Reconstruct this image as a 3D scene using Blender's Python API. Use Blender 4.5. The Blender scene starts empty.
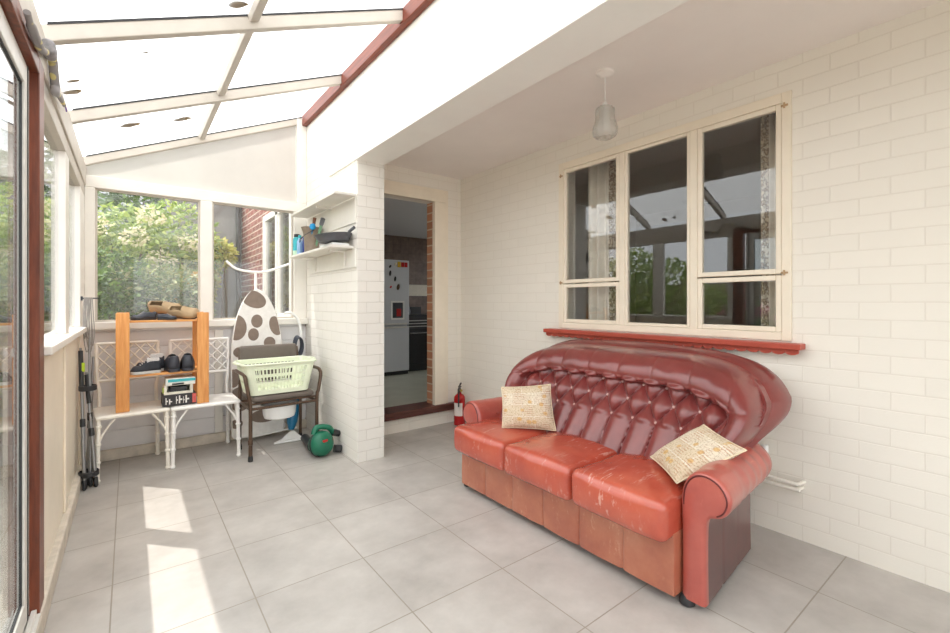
import bpy, bmesh, math, random
from mathutils import Vector, Matrix, noise
random.seed(11)
R = math.radians
S = bpy.context.scene
C = S.collection
# ------------------------------------------------------------------ camera, world, sun, exposure
cam = bpy.data.objects.new('camera', bpy.data.cameras.new('camera'))
C.objects.link(cam)
cam.location = (0, 0, 1.24)
cam.rotation_euler = (R(90), 0, R(-37.8))
cam.data.sensor_width = 36
cam.data.lens = 446 * 36 / 950
cam.data.shift_y = -13.8 / 950
cam.data.clip_start = 0.02
S.camera = cam
W = bpy.data.worlds.new('sky')
S.world = W
W.use_nodes = True
W.node_tree.nodes['Background'].inputs[0].default_value = (0.94, 0.97, 1.0, 1)
W.node_tree.nodes['Background'].inputs[1].default_value = 1.4
sun = bpy.data.objects.new('sun', bpy.data.lights.new('sun', 'SUN'))
C.objects.link(sun)
sun.location = (-3, 6, 12)
sun.rotation_euler = Vector((0.29, -0.32, -1)).to_track_quat('-Z', 'Y').to_euler()
sun.data.energy = 2.9
sun.data.angle = R(0.6)
sun.data.color = (1, 0.965, 0.9)
S.view_settings.view_transform = 'Standard'
S.view_settings.look = 'None'
S.view_settings.gamma = 1
S.view_settings.use_curve_mapping = False
S.view_settings.exposure = 1.15
try:
    S.cycles.diffuse_bounces = 7
    S.cycles.max_bounces = 14
    S.cycles.transparent_max_bounces = 16
except Exception:
    pass


# ------------------------------------------------------------------ materials
class NT:
    def __init__(s, name):
        s.m = bpy.data.materials.new(name)
        s.m.use_nodes = True
        s.t = s.m.node_tree
        s.b = s.t.nodes['Principled BSDF']
        s.out = s.t.nodes['Material Output']

    def n(s, kind, **kw):
        x = s.t.nodes.new(kind)
        for k, v in kw.items():
            setattr(x, k, v)
        return x

    def l(s, a, b):
        s.t.links.new(a, b)

    def obj(s):
        return s.n('ShaderNodeTexCoord').outputs['Object']

    def noise(s, scale, detail=4, rough=0.6, vec=None):
        x = s.n('ShaderNodeTexNoise')
        x.inputs['Scale'].default_value = scale
        x.inputs['Detail'].default_value = detail
        x.inputs['Roughness'].default_value = rough
        s.l(vec if vec is not None else s.obj(), x.inputs['Vector'])
        return x.outputs['Fac']

    def ramp(s, fac, stops):
        x = s.n('ShaderNodeValToRGB')
        el = x.color_ramp.elements
        while len(el) < len(stops):
            el.new(0.5)
        for e, (p, c) in zip(el, stops):
            e.position = p
            e.color = (*c, 1) if len(c) == 3 else c
        s.l(fac, x.inputs['Fac'])
        return x.outputs['Color']

    def mix(s, fac, a, b, mode='MIX'):
        x = s.n('ShaderNodeMix', data_type='RGBA', blend_type=mode)
        for sock, v in ((x.inputs[0], fac), (x.inputs[6], a), (x.inputs[7], b)):
            if hasattr(v, 'links'):
                s.l(v, sock)
            else:
                sock.default_value = v if not isinstance(v, tuple) else (*v, 1)
        return x.outputs[2]

    def bump(s, h, strength=0.3, dist=0.01):
        x = s.n('ShaderNodeBump')
        x.inputs['Strength'].default_value = strength
        x.inputs['Distance'].default_value = dist
        s.l(h, x.inputs['Height'])
        s.l(x.outputs[0], s.b.inputs['Normal'])

    def set(s, col=None, rough=None, metal=None, spec=None):
        for k, v in (('Base Color', col), ('Roughness', rough), ('Metallic', metal), ('Specular IOR Level', spec)):
            if v is None:
                continue
            if hasattr(v, 'links'):
                s.l(v, s.b.inputs[k])
            else:
                s.b.inputs[k].default_value = (*v, 1) if isinstance(v, tuple) else v
        return s


def sr(r, g, b):
    f = lambda c: (c / 255 / 12.92) if c <= 10 else (((c / 255) + 0.055) / 1.055) ** 2.4
    return (f(r), f(g), f(b))


def plain(name, col, rough=0.5, metal=0, var=0.06, scale=25, bump=0.0, spec=None):
    q = NT(name)
    f = q.noise(scale)
    lo = tuple(max(0, c * (1 - var)) for c in col)
    hi = tuple(min(1, c * (1 + var)) for c in col)
    q.set(q.ramp(f, [(0.3, lo), (0.7, hi)]), rough, metal, spec)
    if bump:
        q.bump(q.noise(scale * 4), bump, 0.004)
    return q.m


def brick(name, axis, col, mortar, bump=0.35, dist=0.005, var=0.012, rough=0.75, shift=(0, 0), ms=0.004):
    q = NT(name)
    sp = q.n('ShaderNodeSeparateXYZ')
    q.l(q.obj(), sp.inputs[0])
    gn = q.n('ShaderNodeNewGeometry')
    sn = q.n('ShaderNodeSeparateXYZ')
    q.l(gn.outputs['True Normal'], sn.inputs[0])
    ab = q.n('ShaderNodeMath', operation='ABSOLUTE')
    q.l(sn.outputs[0], ab.inputs[0])
    gt = q.n('ShaderNodeMath', operation='GREATER_THAN')
    q.l(ab.outputs[0], gt.inputs[0])
    gt.inputs[1].default_value = 0.5
    hx = q.n('ShaderNodeMix', data_type='FLOAT')
    q.l(gt.outputs[0], hx.inputs[0])
    q.l(sp.outputs['X'], hx.inputs[2])
    q.l(sp.outputs['Y'], hx.inputs[3])
    cb = q.n('ShaderNodeCombineXYZ')
    q.l(hx.outputs[0], cb.inputs[0])
    q.l(sp.outputs['Z'], cb.inputs[1])
    mp = q.n('ShaderNodeMapping')
    mp.inputs['Location'].default_value = (shift[0], shift[1], 0)
    q.l(cb.outputs[0], mp.inputs[0])
    wob = q.n('ShaderNodeTexNoise')
    wob.inputs['Scale'].default_value = 6
    q.l(mp.outputs[0], wob.inputs['Vector'])
    add = q.n('ShaderNodeMix', data_type='VECTOR')
    add.inputs[0].default_value = 0.006
    q.l(mp.outputs[0], add.inputs[4])
    q.l(wob.outputs['Color'], add.inputs[5])
    b = q.n('ShaderNodeTexBrick')
    b.inputs['Scale'].default_value = 1
    b.inputs['Brick Width'].default_value = 0.225
    b.inputs['Row Height'].default_value = 0.0825
    b.inputs['Mortar Size'].default_value = ms
    b.inputs['Mortar Smooth'].default_value = 0.6
    b.inputs['Color1'].default_value = (*[c * (1 - var) for c in col], 1)
    b.inputs['Color2'].default_value = (*[min(1, c * (1 + var)) for c in col], 1)
    b.inputs['Mortar'].default_value = (*mortar, 1)
    q.l(add.outputs[1], b.inputs['Vector'])
    n = q.noise(3, 5)
    c2 = q.mix(q.ramp(n, [(0.35, (0, 0, 0)), (0.75, (0.12, 0.12, 0.12))]), b.outputs['Color'], mortar)
    q.set(c2, rough)
    inv = q.n('ShaderNodeMath', operation='MULTIPLY_ADD')
    q.l(b.outputs['Fac'], inv.inputs[0])
    inv.inputs[1].default_value = -1
    nn = q.n('ShaderNodeMath', operation='MULTIPLY')
    q.l(q.noise(70, 3), nn.inputs[0])
    nn.inputs[1].default_value = 0.25
    q.l(nn.outputs[0], inv.inputs[2])
    q.bump(inv.outputs[0], bump, dist)
    return q.m


def wood(name, a, b, axis='Z', rough=0.5, scale=1.0):
    q = NT(name)
    mp = q.n('ShaderNodeMapping')
    sc = {'X': (1.2, 14, 14), 'Y': (14, 1.2, 14), 'Z': (14, 14, 1.2)}[axis]
    mp.inputs['Scale'].default_value = [v * scale for v in sc]
    q.l(q.obj(), mp.inputs[0])
    f = q.noise(3.5, 5, 0.65, mp.outputs[0])
    q.set(q.ramp(f, [(0.32, a), (0.68, b)]), rough)
    return q.m


def glass(name, ior=1.5, dirt=0.0, tint=(1, 1, 1), boost=1.0):
    q = NT(name)
    q.t.nodes.remove(q.b)
    tr = q.n('ShaderNodeBsdfTransparent')
    tr.inputs[0].default_value = (*tint, 1)
    gl = q.n('ShaderNodeBsdfGlossy')
    gl.inputs['Roughness'].default_value = 0.0
    fr = q.n('ShaderNodeFresnel')
    gm = q.n('ShaderNodeNewGeometry')
    io = q.n('ShaderNodeMix', data_type='FLOAT')     # the same reflectance at the near and the far face of a pane
    q.l(gm.outputs['Backfacing'], io.inputs[0])
    io.inputs[2].default_value = ior
    io.inputs[3].default_value = 1 / ior
    q.l(io.outputs[0], fr.inputs[0])
    mx = q.n('ShaderNodeMixShader')
    ml = q.n('ShaderNodeMath', operation='MULTIPLY', use_clamp=True)
    q.l(fr.outputs[0], ml.inputs[0])
    ml.inputs[1].default_value = boost
    q.l(ml.outputs[0], mx.inputs[0])
    q.l(tr.outputs[0], mx.inputs[1])
    q.l(gl.outputs[0], mx.inputs[2])
    res = mx.outputs[0]
    if dirt:
        df = q.n('ShaderNodeBsdfTranslucent')
        df.inputs[0].default_value = (0.85, 0.83, 0.78, 1)
        m2 = q.n('ShaderNodeMixShader')
        n = q.noise(2.2, 5)
        mu = q.n('ShaderNodeMath', operation='MULTIPLY')
        q.l(n, mu.inputs[0])
        mu.inputs[1].default_value = dirt * 2
        q.l(mu.outputs[0], m2.inputs[0])
        q.l(res, m2.inputs[1])
        q.l(df.outputs[0], m2.inputs[2])
        res = m2.outputs[0]
    q.l(res, q.out.inputs[0])
    return q.m


def sheet(name, col, clear=0.0):
    q = NT(name)
    q.t.nodes.remove(q.b)
    tl = q.n('ShaderNodeBsdfTranslucent')
    f = q.noise(3, 4)
    q.l(q.ramp(f, [(0.3, tuple(c * 0.93 for c in col)), (0.7, col)]), tl.inputs[0])
    df = q.n('ShaderNodeBsdfDiffuse')
    df.inputs[0].default_value = (*col, 1)
    mx = q.n('ShaderNodeMixShader')
    mx.inputs[0].default_value = 0.2
    q.l(tl.outputs[0], mx.inputs[1])
    q.l(df.outputs[0], mx.inputs[2])
    q.l(mx.outputs[0], q.out.inputs[0])
    return q.m


def leafmat(name, a, b, c=None):
    q = NT(name)
    g = q.n('ShaderNodeNewGeometry')
    q.set(q.ramp(g.outputs['Random Per Island'], [(0.0, a), (0.6, b), (1.0, c or b)]), 0.5)
    tl = q.n('ShaderNodeBsdfTranslucent')
    q.l(q.b.inputs['Base Color'].links[0].from_socket, tl.inputs[0])
    mx = q.n('ShaderNodeMixShader')
    mx.inputs[0].default_value = 0.3
    q.l(q.b.outputs[0], mx.inputs[1])
    q.l(tl.outputs[0], mx.inputs[2])
    q.l(mx.outputs[0], q.out.inputs[0])
    return q.m


def leather(name, stops, rough=0.32, worn=None, wear_amt=0.5):
    q = NT(name)
    f = q.noise(3.2, 6, 0.65)
    col = q.ramp(f, stops)
    if worn:
        mp = q.n('ShaderNodeMapping')
        mp.inputs['Rotation'].default_value = (0.3, 0.2, 0.7)
        mp.inputs['Scale'].default_value = (7, 40, 20)
        q.l(q.obj(), mp.inputs[0])
        s2 = q.noise(1.0, 4, 0.7, mp.outputs[0])
        big = q.noise(4.0, 3)
        mm = q.n('ShaderNodeMath', operation='MULTIPLY')
        q.l(q.ramp(s2, [(0.57, (0, 0, 0)), (0.68, (1, 1, 1))]), mm.inputs[0])
        q.l(q.ramp(big, [(0.44, (0, 0, 0)), (0.62, (wear_amt,) * 3)]), mm.inputs[1])
        col = q.mix(mm.outputs[0], col, worn)
    q.set(col, rough)
    q.b.inputs['Coat Weight'].default_value = 0.7
    q.b.inputs['Coat Roughness'].default_value = 0.22
    q.bump(q.noise(160, 3), 0.12, 0.002)
    return q.m


M = {}
M['deadleaf'] = leafmat('dead leaves', sr(150, 130, 100), sr(170, 150, 118))
M['brick_y'] = brick('painted brick', 'y', sr(238, 232, 221), sr(231, 224, 212))
M['brick_x'] = brick('painted brick end', 'x', sr(238, 232, 221), sr(231, 224, 212))
M['brick_pier'] = brick('painted brick pier', 'y', sr(234, 230, 222), sr(222, 217, 208), 0.6, 0.006)
M['brick_red'] = brick('red brick', 'y', sr(128, 62, 50), sr(196, 176, 160), 0.6, 0.006, 0.25, ms=0.011)
M['brick_reveal'] = brick('bare brick reveal', 'y', sr(176, 122, 92), sr(206, 184, 156), 0.7, 0.006, 0.25, ms=0.01)
M['plaster'] = plain('white plaster', sr(240, 238, 233), 0.7, var=0.02, scale=4)
M['ceil'] = plain('ceiling paint', sr(238, 231, 226), 0.8, var=0.02, scale=3)
M['paint'] = plain('white gloss paint', sr(230, 226, 218), 0.4, var=0.03, scale=8)
M['greywhite'] = plain('shaded white boards', sr(230, 228, 228), 0.5, var=0.03, scale=8)
M['rafter'] = plain('darkened white paint', sr(192, 184, 173), 0.5, var=0.06, scale=9)  # off-white paint darkened to offset the strong light from the roof sheets
M['cream'] = plain('cream gloss paint', sr(240, 229, 210), 0.38, var=0.03, scale=8)
M['redboard'] = wood('red stained board', sr(98, 40, 24), sr(136, 62, 36), 'Y', 0.45)
M['brownjamb'] = wood('mahogany stained frame', sr(88, 42, 26), sr(128, 66, 42), 'Z', 0.4)
M['sillred'] = plain('red sill paint', sr(176, 74, 56), 0.4, var=0.08, scale=14)
M['pine'] = wood('varnished pine', sr(205, 132, 66), sr(232, 168, 98), 'Z', 0.42)
M['pine_x'] = wood('varnished pine shelf', sr(205, 136, 70), sr(232, 172, 104), 'X', 0.42)
M['glass'] = glass('clear glass', 1.45, 0.0)
M['glass_dusty'] = glass('dusty glass', 1.45, 0.05)
M['glass_double'] = glass('double glazing', 1.5, 0.0, (0.96, 0.97, 0.97), 1.7)
M['glass_patio'] = glass('patio glazing', 1.45, 0.02, (0.9, 0.93, 0.93), 1.2)
M['sheet'] = sheet('opal roof sheet', (0.78, 0.78, 0.78))
M['gable'] = sheet('opal gable sheet', (0.76, 0.74, 0.71))
M['alu'] = plain('aluminium', sr(214, 212, 206), 0.4, 0.0)
M['rubber'] = plain('black rubber and gap shade', (0.02, 0.02, 0.022), 0.6)
M['black'] = plain('black plastic', (0.025, 0.025, 0.027), 0.4)
M['chrome'] = plain('chrome', (0.75, 0.75, 0.75), 0.15, 1.0)
M['steel'] = plain('grey steel pole', sr(150, 150, 150), 0.35, 0.7)
M['whiteplastic'] = plain('white plastic', sr(238, 238, 236), 0.35, var=0.02)
M['whitemetal'] = plain('white enamel', sr(246, 244, 240), 0.35, var=0.03)
M['creammetal'] = plain('cream enamel', sr(242, 237, 226), 0.4, var=0.03)
M['green'] = plain('green plastic', sr(20, 105, 78), 0.35)
M['red'] = plain('red plastic', sr(190, 30, 30), 0.35)
M['extred'] = plain('red enamel', sr(176, 22, 26), 0.25)
M['lime'] = plain('pale green plastic', sr(228, 234, 208), 0.4, var=0.02)
M['vinyl'] = plain('brown vinyl', sr(104, 94, 86), 0.4)
M['browntube'] = plain('brown metal tube', sr(92, 72, 58), 0.35, 0.4)
M['blue'] = plain('blue plastic', sr(30, 120, 165), 0.3)
M['navy'] = plain('dark blue plastic', sr(48, 66, 140), 0.3)
M['cyan'] = plain('turquoise label', sr(60, 180, 190), 0.35)
M['rust'] = plain('rusty hinge', sr(186, 156, 120), 0.6, var=0.25)
M['pot'] = plain('worn grey brown metal', sr(138, 124, 110), 0.45, 0.3, var=0.15)
M['pan'] = plain('dark grey pan', sr(98, 100, 106), 0.4, 0.2)
M['threshold'] = wood('dark wood threshold', sr(66, 36, 30), sr(104, 62, 54), 'X', 0.5)
M['fridge'] = plain('fridge grey', sr(205, 208, 212), 0.35, var=0.01)
M['kwall'] = None
M['greywall'] = plain('grey render', sr(140, 138, 136), 0.85, var=0.12, scale=5)
M['slate'] = plain('grey slate', sr(120, 122, 126), 0.7, var=0.15, scale=12)
M['fencewood'] = wood('weathered fence', sr(120, 102, 84), sr(160, 140, 116), 'Z', 0.8)
M['ochre'] = wood('ochre timber', sr(150, 105, 20), sr(200, 160, 50), 'X', 0.7)
M['grass'] = plain('patio paving', sr(150, 144, 136), 0.9, var=0.2, scale=8)
M['stone'] = plain('kerb concrete', sr(205, 196, 182), 0.8, var=0.15, scale=14)
M['livwall'] = plain('living room wall', sr(196, 190, 182), 0.8, var=0.02)
M['carpet'] = plain('carpet', sr(150, 130, 115), 0.95)
M['curtain'] = plain('beige curtain', sr(226, 218, 205), 0.85)
M['tan'] = plain('tan suede', sr(172, 146, 112), 0.8)
M['tanlin'] = plain('dark lining', sr(88, 68, 52), 0.9)
M['shoedark'] = plain('dark leather shoe', sr(52, 54, 62), 0.5, var=0.15)
M['shoeblack'] = plain('black fabric shoe', sr(44, 47, 54), 0.7, var=0.2)
M['fleece'] = plain('pale grey fleece', sr(215, 210, 205), 0.95, var=0.1, scale=90, bump=0.6)
M['sole'] = plain('pale rubber sole', sr(200, 200, 196), 0.6)
M['cord'] = plain('grey cord', sr(150, 145, 140), 0.8)
M['darkcord'] = plain('dark flex', sr(52, 56, 66), 0.5)
M['snake'] = None
M['stem'] = plain('woody stem', sr(96, 76, 54), 0.9)

q = NT('floor tiles')
mp = q.n('ShaderNodeMapping')
mp.inputs['Location'].default_value = (-0.420 + 0.478 * 20, -2.522 + 0.478 * 20, 0)
q.l(q.obj(), mp.inputs[0])
b = q.n('ShaderNodeTexBrick')
b.offset = 0
b.inputs['Scale'].default_value = 1
b.inputs['Brick Width'].default_value = 0.478
b.inputs['Row Height'].default_value = 0.478
b.inputs['Mortar Size'].default_value = 0.0028
b.inputs['Mortar Smooth'].default_value = 0.1
b.inputs['Color1'].default_value = (*sr(176, 170, 164), 1)
b.inputs['Color2'].default_value = (*sr(186, 181, 175), 1)
b.inputs['Mortar'].default_value = (*sr(150, 142, 132), 1)
q.l(mp.outputs[0], b.inputs['Vector'])
c1 = q.mix(0.5, b.outputs['Color'], q.ramp(q.noise(3.2, 7, 0.62), [(0.3, sr(150, 144, 138)), (0.72, sr(208, 203, 197))]))
c1 = q.mix(b.outputs['Fac'], c1, sr(150, 142, 130))
q.set(c1, q.ramp(q.noise(5), [(0.3, (0.34,) * 3), (0.7, (0.48,) * 3)]))
iv = q.n('ShaderNodeMath', operation='SUBTRACT')
iv.inputs[0].default_value = 1
q.l(b.outputs['Fac'], iv.inputs[1])
q.bump(iv.outputs[0], 0.5, 0.002)
M['tiles'] = q.m

q = NT('kitchen dark tiles')
sp = q.n('ShaderNodeSeparateXYZ')
q.l(q.obj(), sp.inputs[0])
cb = q.n('ShaderNodeCombineXYZ')
q.l(sp.outputs[0], cb.inputs[0])
q.l(sp.outputs[2], cb.inputs[1])
b = q.n('ShaderNodeTexBrick')
b.offset = 0
for k, v in (('Scale', 1), ('Brick Width', .15), ('Row Height', .15), ('Mortar Size', .004)):
    b.inputs[k].default_value = v
b.inputs['Color1'].default_value = (*sr(92, 74, 64), 1)
b.inputs['Color2'].default_value = (*sr(112, 92, 80), 1)
b.inputs['Mortar'].default_value = (*sr(80, 66, 58), 1)
q.l(cb.outputs[0], b.inputs['Vector'])
q.set(q.mix(0.4, b.outputs['Color'], q.ramp(q.noise(14), [(0.3, sr(70, 56, 50)), (0.7, sr(130, 108, 95))])), 0.4)
M['kwall'] = q.m

q = NT('tapestry cushion cover')
mp = q.n('ShaderNodeMapping')
q.l(q.n('ShaderNodeTexCoord').outputs['UV'], mp.inputs[0])
b = q.n('ShaderNodeTexBrick')
for k, v in (('Scale', 1), ('Brick Width', .42), ('Row Height', .27), ('Mortar Size', .008)):
    b.inputs[k].default_value = v
b.inputs['Color1'].default_value = (*sr(210, 192, 164), 1)
b.inputs['Color2'].default_value = (*sr(220, 208, 188), 1)
b.inputs['Mortar'].default_value = (*sr(224, 214, 196), 1)
q.l(mp.outputs[0], b.inputs['Vector'])
v = q.n('ShaderNodeTexVoronoi')
v.inputs['Scale'].default_value = 5.5
q.l(mp.outputs[0], v.inputs['Vector'])
m1 = q.mix(q.ramp(v.outputs['Distance'], [(0.2, (0.75,) * 3), (0.3, (0, 0, 0))]), b.outputs['Color'], sr(206, 160, 84))
wv = q.n('ShaderNodeTexWave', bands_direction='Y')
wv.inputs['Scale'].default_value = 7
wv.inputs['Distortion'].default_value = 3
wv.inputs['Detail'].default_value = 3
wv.inputs['Detail Scale'].default_value = 5
q.l(mp.outputs[0], wv.inputs['Vector'])
n2 = q.noise(4, 3, 0.5, mp.outputs[0])
mm = q.n('ShaderNodeMath', operation='MULTIPLY')
q.l(q.ramp(wv.outputs['Fac'], [(0.72, (0, 0, 0)), (0.9, (0.6,) * 3)]), mm.inputs[0])
q.l(q.ramp(n2, [(0.45, (0, 0, 0)), (0.6, (1, 1, 1))]), mm.inputs[1])
m2 = q.mix(mm.outputs[0], m1, sr(176, 108, 78))
n3 = q.noise(34, 3, 0.7, mp.outputs[0])
m3 = q.mix(q.ramp(n3, [(0.50, (0, 0, 0)), (0.62, (0.6,) * 3)]), m2, sr(150, 118, 88))
q.set(m3, 0.9)
q.bump(q.noise(80, 2, 0.5, mp.outputs[0]), 0.35, 0.003)
M['tapestry'] = q.m

q = NT('dotted ironing cover')
q.set(q.ramp(q.noise(20), [(0.3, sr(226, 222, 216)), (0.7, sr(240, 237, 232))]), 0.8)
M['ironcover'] = q.m
M['dot'] = plain('taupe dots', sr(134, 118, 106), 0.85, var=0.08, scale=30)

q = NT('grey snake fabric')
v = q.n('ShaderNodeTexVoronoi')
v.inputs['Scale'].default_value = 20
q.l(q.obj(), v.inputs['Vector'])
q.set(q.mix(q.ramp(v.outputs['Distance'], [(0.3, (1, 1, 1)), (0.36, (0, 0, 0))]), sr(146, 142, 142), sr(206, 194, 134)), 0.9)
M['snake'] = q.m
q = NT('floral curtain border')
q.set(q.ramp(q.noise(38, 3, 0.6), [(0.42, sr(214, 204, 186)), (0.52, sr(120, 96, 80)), (0.62, sr(206, 190, 164))]), 0.85)
M['floral'] = q.m
q = NT('pressed glass')
q.set((0.66, 0.63, 0.58), 0.12)
q.b.inputs['Alpha'].default_value = 0.38
vv = q.n('ShaderNodeTexVoronoi')
vv.inputs['Scale'].default_value = 90
q.l(q.obj(), vv.inputs['Vector'])
q.bump(vv.outputs['Distance'], 0.8, 0.004)
M['pressed'] = q.m

M['seatL'] = leather('worn red seat leather', [(0.28, sr(160, 64, 50)), (0.5, sr(180, 78, 58)), (0.75, sr(194, 96, 72))], 0.27, sr(218, 176, 160), 0.6)
M['backL'] = leather('oxblood back leather', [(0.3, sr(112, 46, 45)), (0.7, sr(138, 60, 56))], 0.28)
M['baseL'] = leather('faded tan front leather', [(0.25, sr(150, 78, 60)), (0.5, sr(174, 104, 78)), (0.75, sr(188, 126, 98))], 0.45, sr(216, 170, 140), 0.4)
M['armL'] = leather('red arm leather', [(0.3, sr(160, 70, 62)), (0.7, sr(186, 94, 80))], 0.33, sr(216, 140, 116), 0.35)
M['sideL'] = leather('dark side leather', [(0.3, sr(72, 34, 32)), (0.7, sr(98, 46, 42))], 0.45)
M['button'] = plain('worn button', sr(190, 150, 142), 0.35)
M['pipeL'] = plain('dark piping', sr(96, 34, 32), 0.4)


# ------------------------------------------------------------------ mesh helpers
class MB:
    def __init__(s):
        s.bm = bmesh.new()

    def box(s, x0, x1, y0, y1, z0, z1):
        v = [s.bm.verts.new((x, y, z)) for x in (x0, x1) for y in (y0, y1) for z in (z0, z1)]
        for f in ((0, 1, 3, 2), (4, 6, 7, 5), (0, 4, 5, 1), (2, 3, 7, 6), (0, 2, 6, 4), (1, 5, 7, 3)):
            s.bm.faces.new([v[i] for i in f])
        return s

    def obox(s, c, ax, ay, az):
        """box from a centre and three half-axis vectors"""
        c, ax, ay, az = Vector(c), Vector(ax), Vector(ay), Vector(az)
        v = [s.bm.verts.new(c + ax * i + ay * j + az * k) for i in (-1, 1) for j in (-1, 1) for k in (-1, 1)]
        for f in ((0, 1, 3, 2), (4, 6, 7, 5), (0, 4, 5, 1), (2, 3, 7, 6), (0, 2, 6, 4), (1, 5, 7, 3)):
            s.bm.faces.new([v[i] for i in f])
        return s

    def bar(s, a, b, w, h, up=(0, 0, 1)):
        a, b = Vector(a), Vector(b)
        d = (b - a)
        side = d.cross(Vector(up)).normalized()
        u = side.cross(d).normalized()
        return s.obox((a + b) / 2, d / 2, side * w / 2, u * h / 2)

    def tube(s, pts, r, n=10, closed=False, caps=True):
        pts = [Vector(p) for p in pts]
        rs = r if isinstance(r, (list, tuple)) else [r] * len(pts)
        N = len(pts)
        rings = []
        prev = None
        for i, p in enumerate(pts):
            if closed:
                d = pts[(i + 1) % N] - pts[i - 1]
            else:
                d = pts[min(i + 1, N - 1)] - pts[max(i - 1, 0)]
            d.normalize()
            if prev is None:
                ref = Vector((0, 0, 1)) if abs(d.z) < 0.9 else Vector((1, 0, 0))
                u = d.cross(ref).normalized()
            else:
                u = (prev - d * prev.dot(d)).normalized()
            prev = u
            w = d.cross(u)
            rings.append([s.bm.verts.new(p + (u * math.cos(2 * math.pi * k / n) + w * math.sin(2 * math.pi * k / n)) * rs[i]) for k in range(n)])
        for i in range(N if closed else N - 1):
            a, b = rings[i], rings[(i + 1) % N]
            for k in range(n):
                s.bm.faces.new((a[k], a[(k + 1) % n], b[(k + 1) % n], b[k]))
        if caps and not closed:
            s.bm.faces.new(rings[0][::-1])
            s.bm.faces.new(rings[-1])
        return s

    def lathe(s, prof, c=(0, 0, 0), n=24, axis=(0, 0, 1), close=True):
        c, ax = Vector(c), Vector(axis).normalized()
        ref = Vector((1, 0, 0)) if abs(ax.x) < 0.9 else Vector((0, 1, 0))
        u = ax.cross(ref).normalized()
        w = ax.cross(u)
        rings = []
        for r, h in prof:
            rings.append([s.bm.verts.new(c + ax * h + (u * math.cos(2 * math.pi * k / n) + w * math.sin(2 * math.pi * k / n)) * max(r, 1e-4)) for k in range(n)])
        for a, b in zip(rings, rings[1:]):
            for k in range(n):
                s.bm.faces.new((a[k], a[(k + 1) % n], b[(k + 1) % n], b[k]))
        if close:
            s.bm.faces.new(rings[0][::-1])
            s.bm.faces.new(rings[-1])
        return s

    def grid(s, fn, nu, nv, cu=False, uv=False):
        V = [[s.bm.verts.new(fn(i / nu, j / nv)) for j in range(nv + 1)] for i in range(nu + (0 if cu else 1))]
        L = s.bm.loops.layers.uv.verify() if uv else None
        for i in range(nu):
            for j in range(nv):
                a = V[i]
                b = V[(i + 1) % len(V)]
                f = s.bm.faces.new((a[j], b[j], b[j + 1], a[j + 1]))
                if uv:
                    for lp, (p, q_) in zip(f.loops, ((i, j), (i + 1, j), (i + 1, j + 1), (i, j + 1))):
                        lp[L].uv = (p / nu, q_ / nv)
        return V

    def prism(s, poly, fn0, fn1):
        """poly of 2D points lifted by two functions and joined"""
        a = [s.bm.verts.new(fn0(*p)) for p in poly]
        b = [s.bm.verts.new(fn1(*p)) for p in poly]
        n = len(poly)
        for i in range(n):
            s.bm.faces.new((a[i], a[(i + 1) % n], b[(i + 1) % n], b[i]))
        s.bm.faces.new(a[::-1])
        s.bm.faces.new(b)
        return s

    def soft(s, x0, x1, y0, y1, z0, z1, r, n=14, puff=(0, 0, 0), fn=None):
        """rounded and puffed cushion box"""
        c = Vector(((x0 + x1) / 2, (y0 + y1) / 2, (z0 + z1) / 2))
        h = Vector(((x1 - x0) / 2, (y1 - y0) / 2, (z1 - z0) / 2))
        cache = {}

        def vert(p):
            k = tuple(round(t, 5) for t in p)
            if k not in cache:
                q_ = Vector([max(-h[i] + r, min(h[i] - r, p[i] * h[i])) for i in range(3)])
                d = Vector([p[i] * h[i] for i in range(3)]) - q_
                if d.length > 0:
                    q_ = q_ + d.normalized() * r
                u = [q_[i] / h[i] for i in range(3)]
                for i in range(3):
                    o = [t for t in range(3) if t != i]
                    q_[i] += puff[i] * u[i] * (1 - u[o[0]] ** 2) * (1 - u[o[1]] ** 2)
                P = c + q_
                if fn:
                    P = fn(P, u)
                cache[k] = s.bm.verts.new(P)
            return cache[k]

        for ax in range(3):
            o = [t for t in range(3) if t != ax]
            for sg in (-1, 1):
                for i in range(n):
                    for j in range(n):
                        co = []
                        for di, dj in ((0, 0), (1, 0), (1, 1), (0, 1)):
                            p = [0, 0, 0]
                            p[ax] = sg
                            p[o[0]] = -math.cos(math.pi * (i + di) / n) * 0.5 + (2 * (i + di) / n - 1) * 0.5
                            p[o[1]] = -math.cos(math.pi * (j + dj) / n) * 0.5 + (2 * (j + dj) / n - 1) * 0.5
                            co.append(vert(p))
                        s.bm.faces.new(co)
        return s

    def build(s, name, mat, parent=None, smooth=True, bevel=0, solid=0, subsurf=0, shift=None, angle=40):
        me = bpy.data.meshes.new(name)
        bmesh.ops.recalc_face_normals(s.bm, faces=s.bm.faces)
        off = shift if shift is not None else (parent['_o'] if parent is not None and '_o' in parent else None)
        if off is not None:
            bmesh.ops.translate(s.bm, verts=s.bm.verts, vec=-Vector(off))
        s.bm.to_mesh(me)
        s.bm.free()
        mats = mat if isinstance(mat, list) else [mat]
        for m_ in mats:
            me.materials.append(m_)
        o = bpy.data.objects.new(name, me)
        C.objects.link(o)
        if parent is not None:
            o.parent = parent
            if '_o' in parent:
                o['_o'] = list(parent['_o']) if parent.type == 'EMPTY' else list(parent['_o'])
        if smooth:
            for p in me.polygons:
                p.use_smooth = True
            try:
                me.set_sharp_from_angle(angle=R(angle))
            except Exception:
                pass
        if solid:
            md = o.modifiers.new('solid', 'SOLIDIFY')
            md.thickness = solid
            md.offset = 0
        if bevel:
            md = o.modifiers.new('bevel', 'BEVEL')
            md.width = bevel
            md.segments = 2
            md.limit_method = 'ANGLE'
            md.angle_limit = R(40)
        if subsurf:
            md = o.modifiers.new('sub', 'SUBSURF')
            md.levels = md.render_levels = subsurf
        return o


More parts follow.
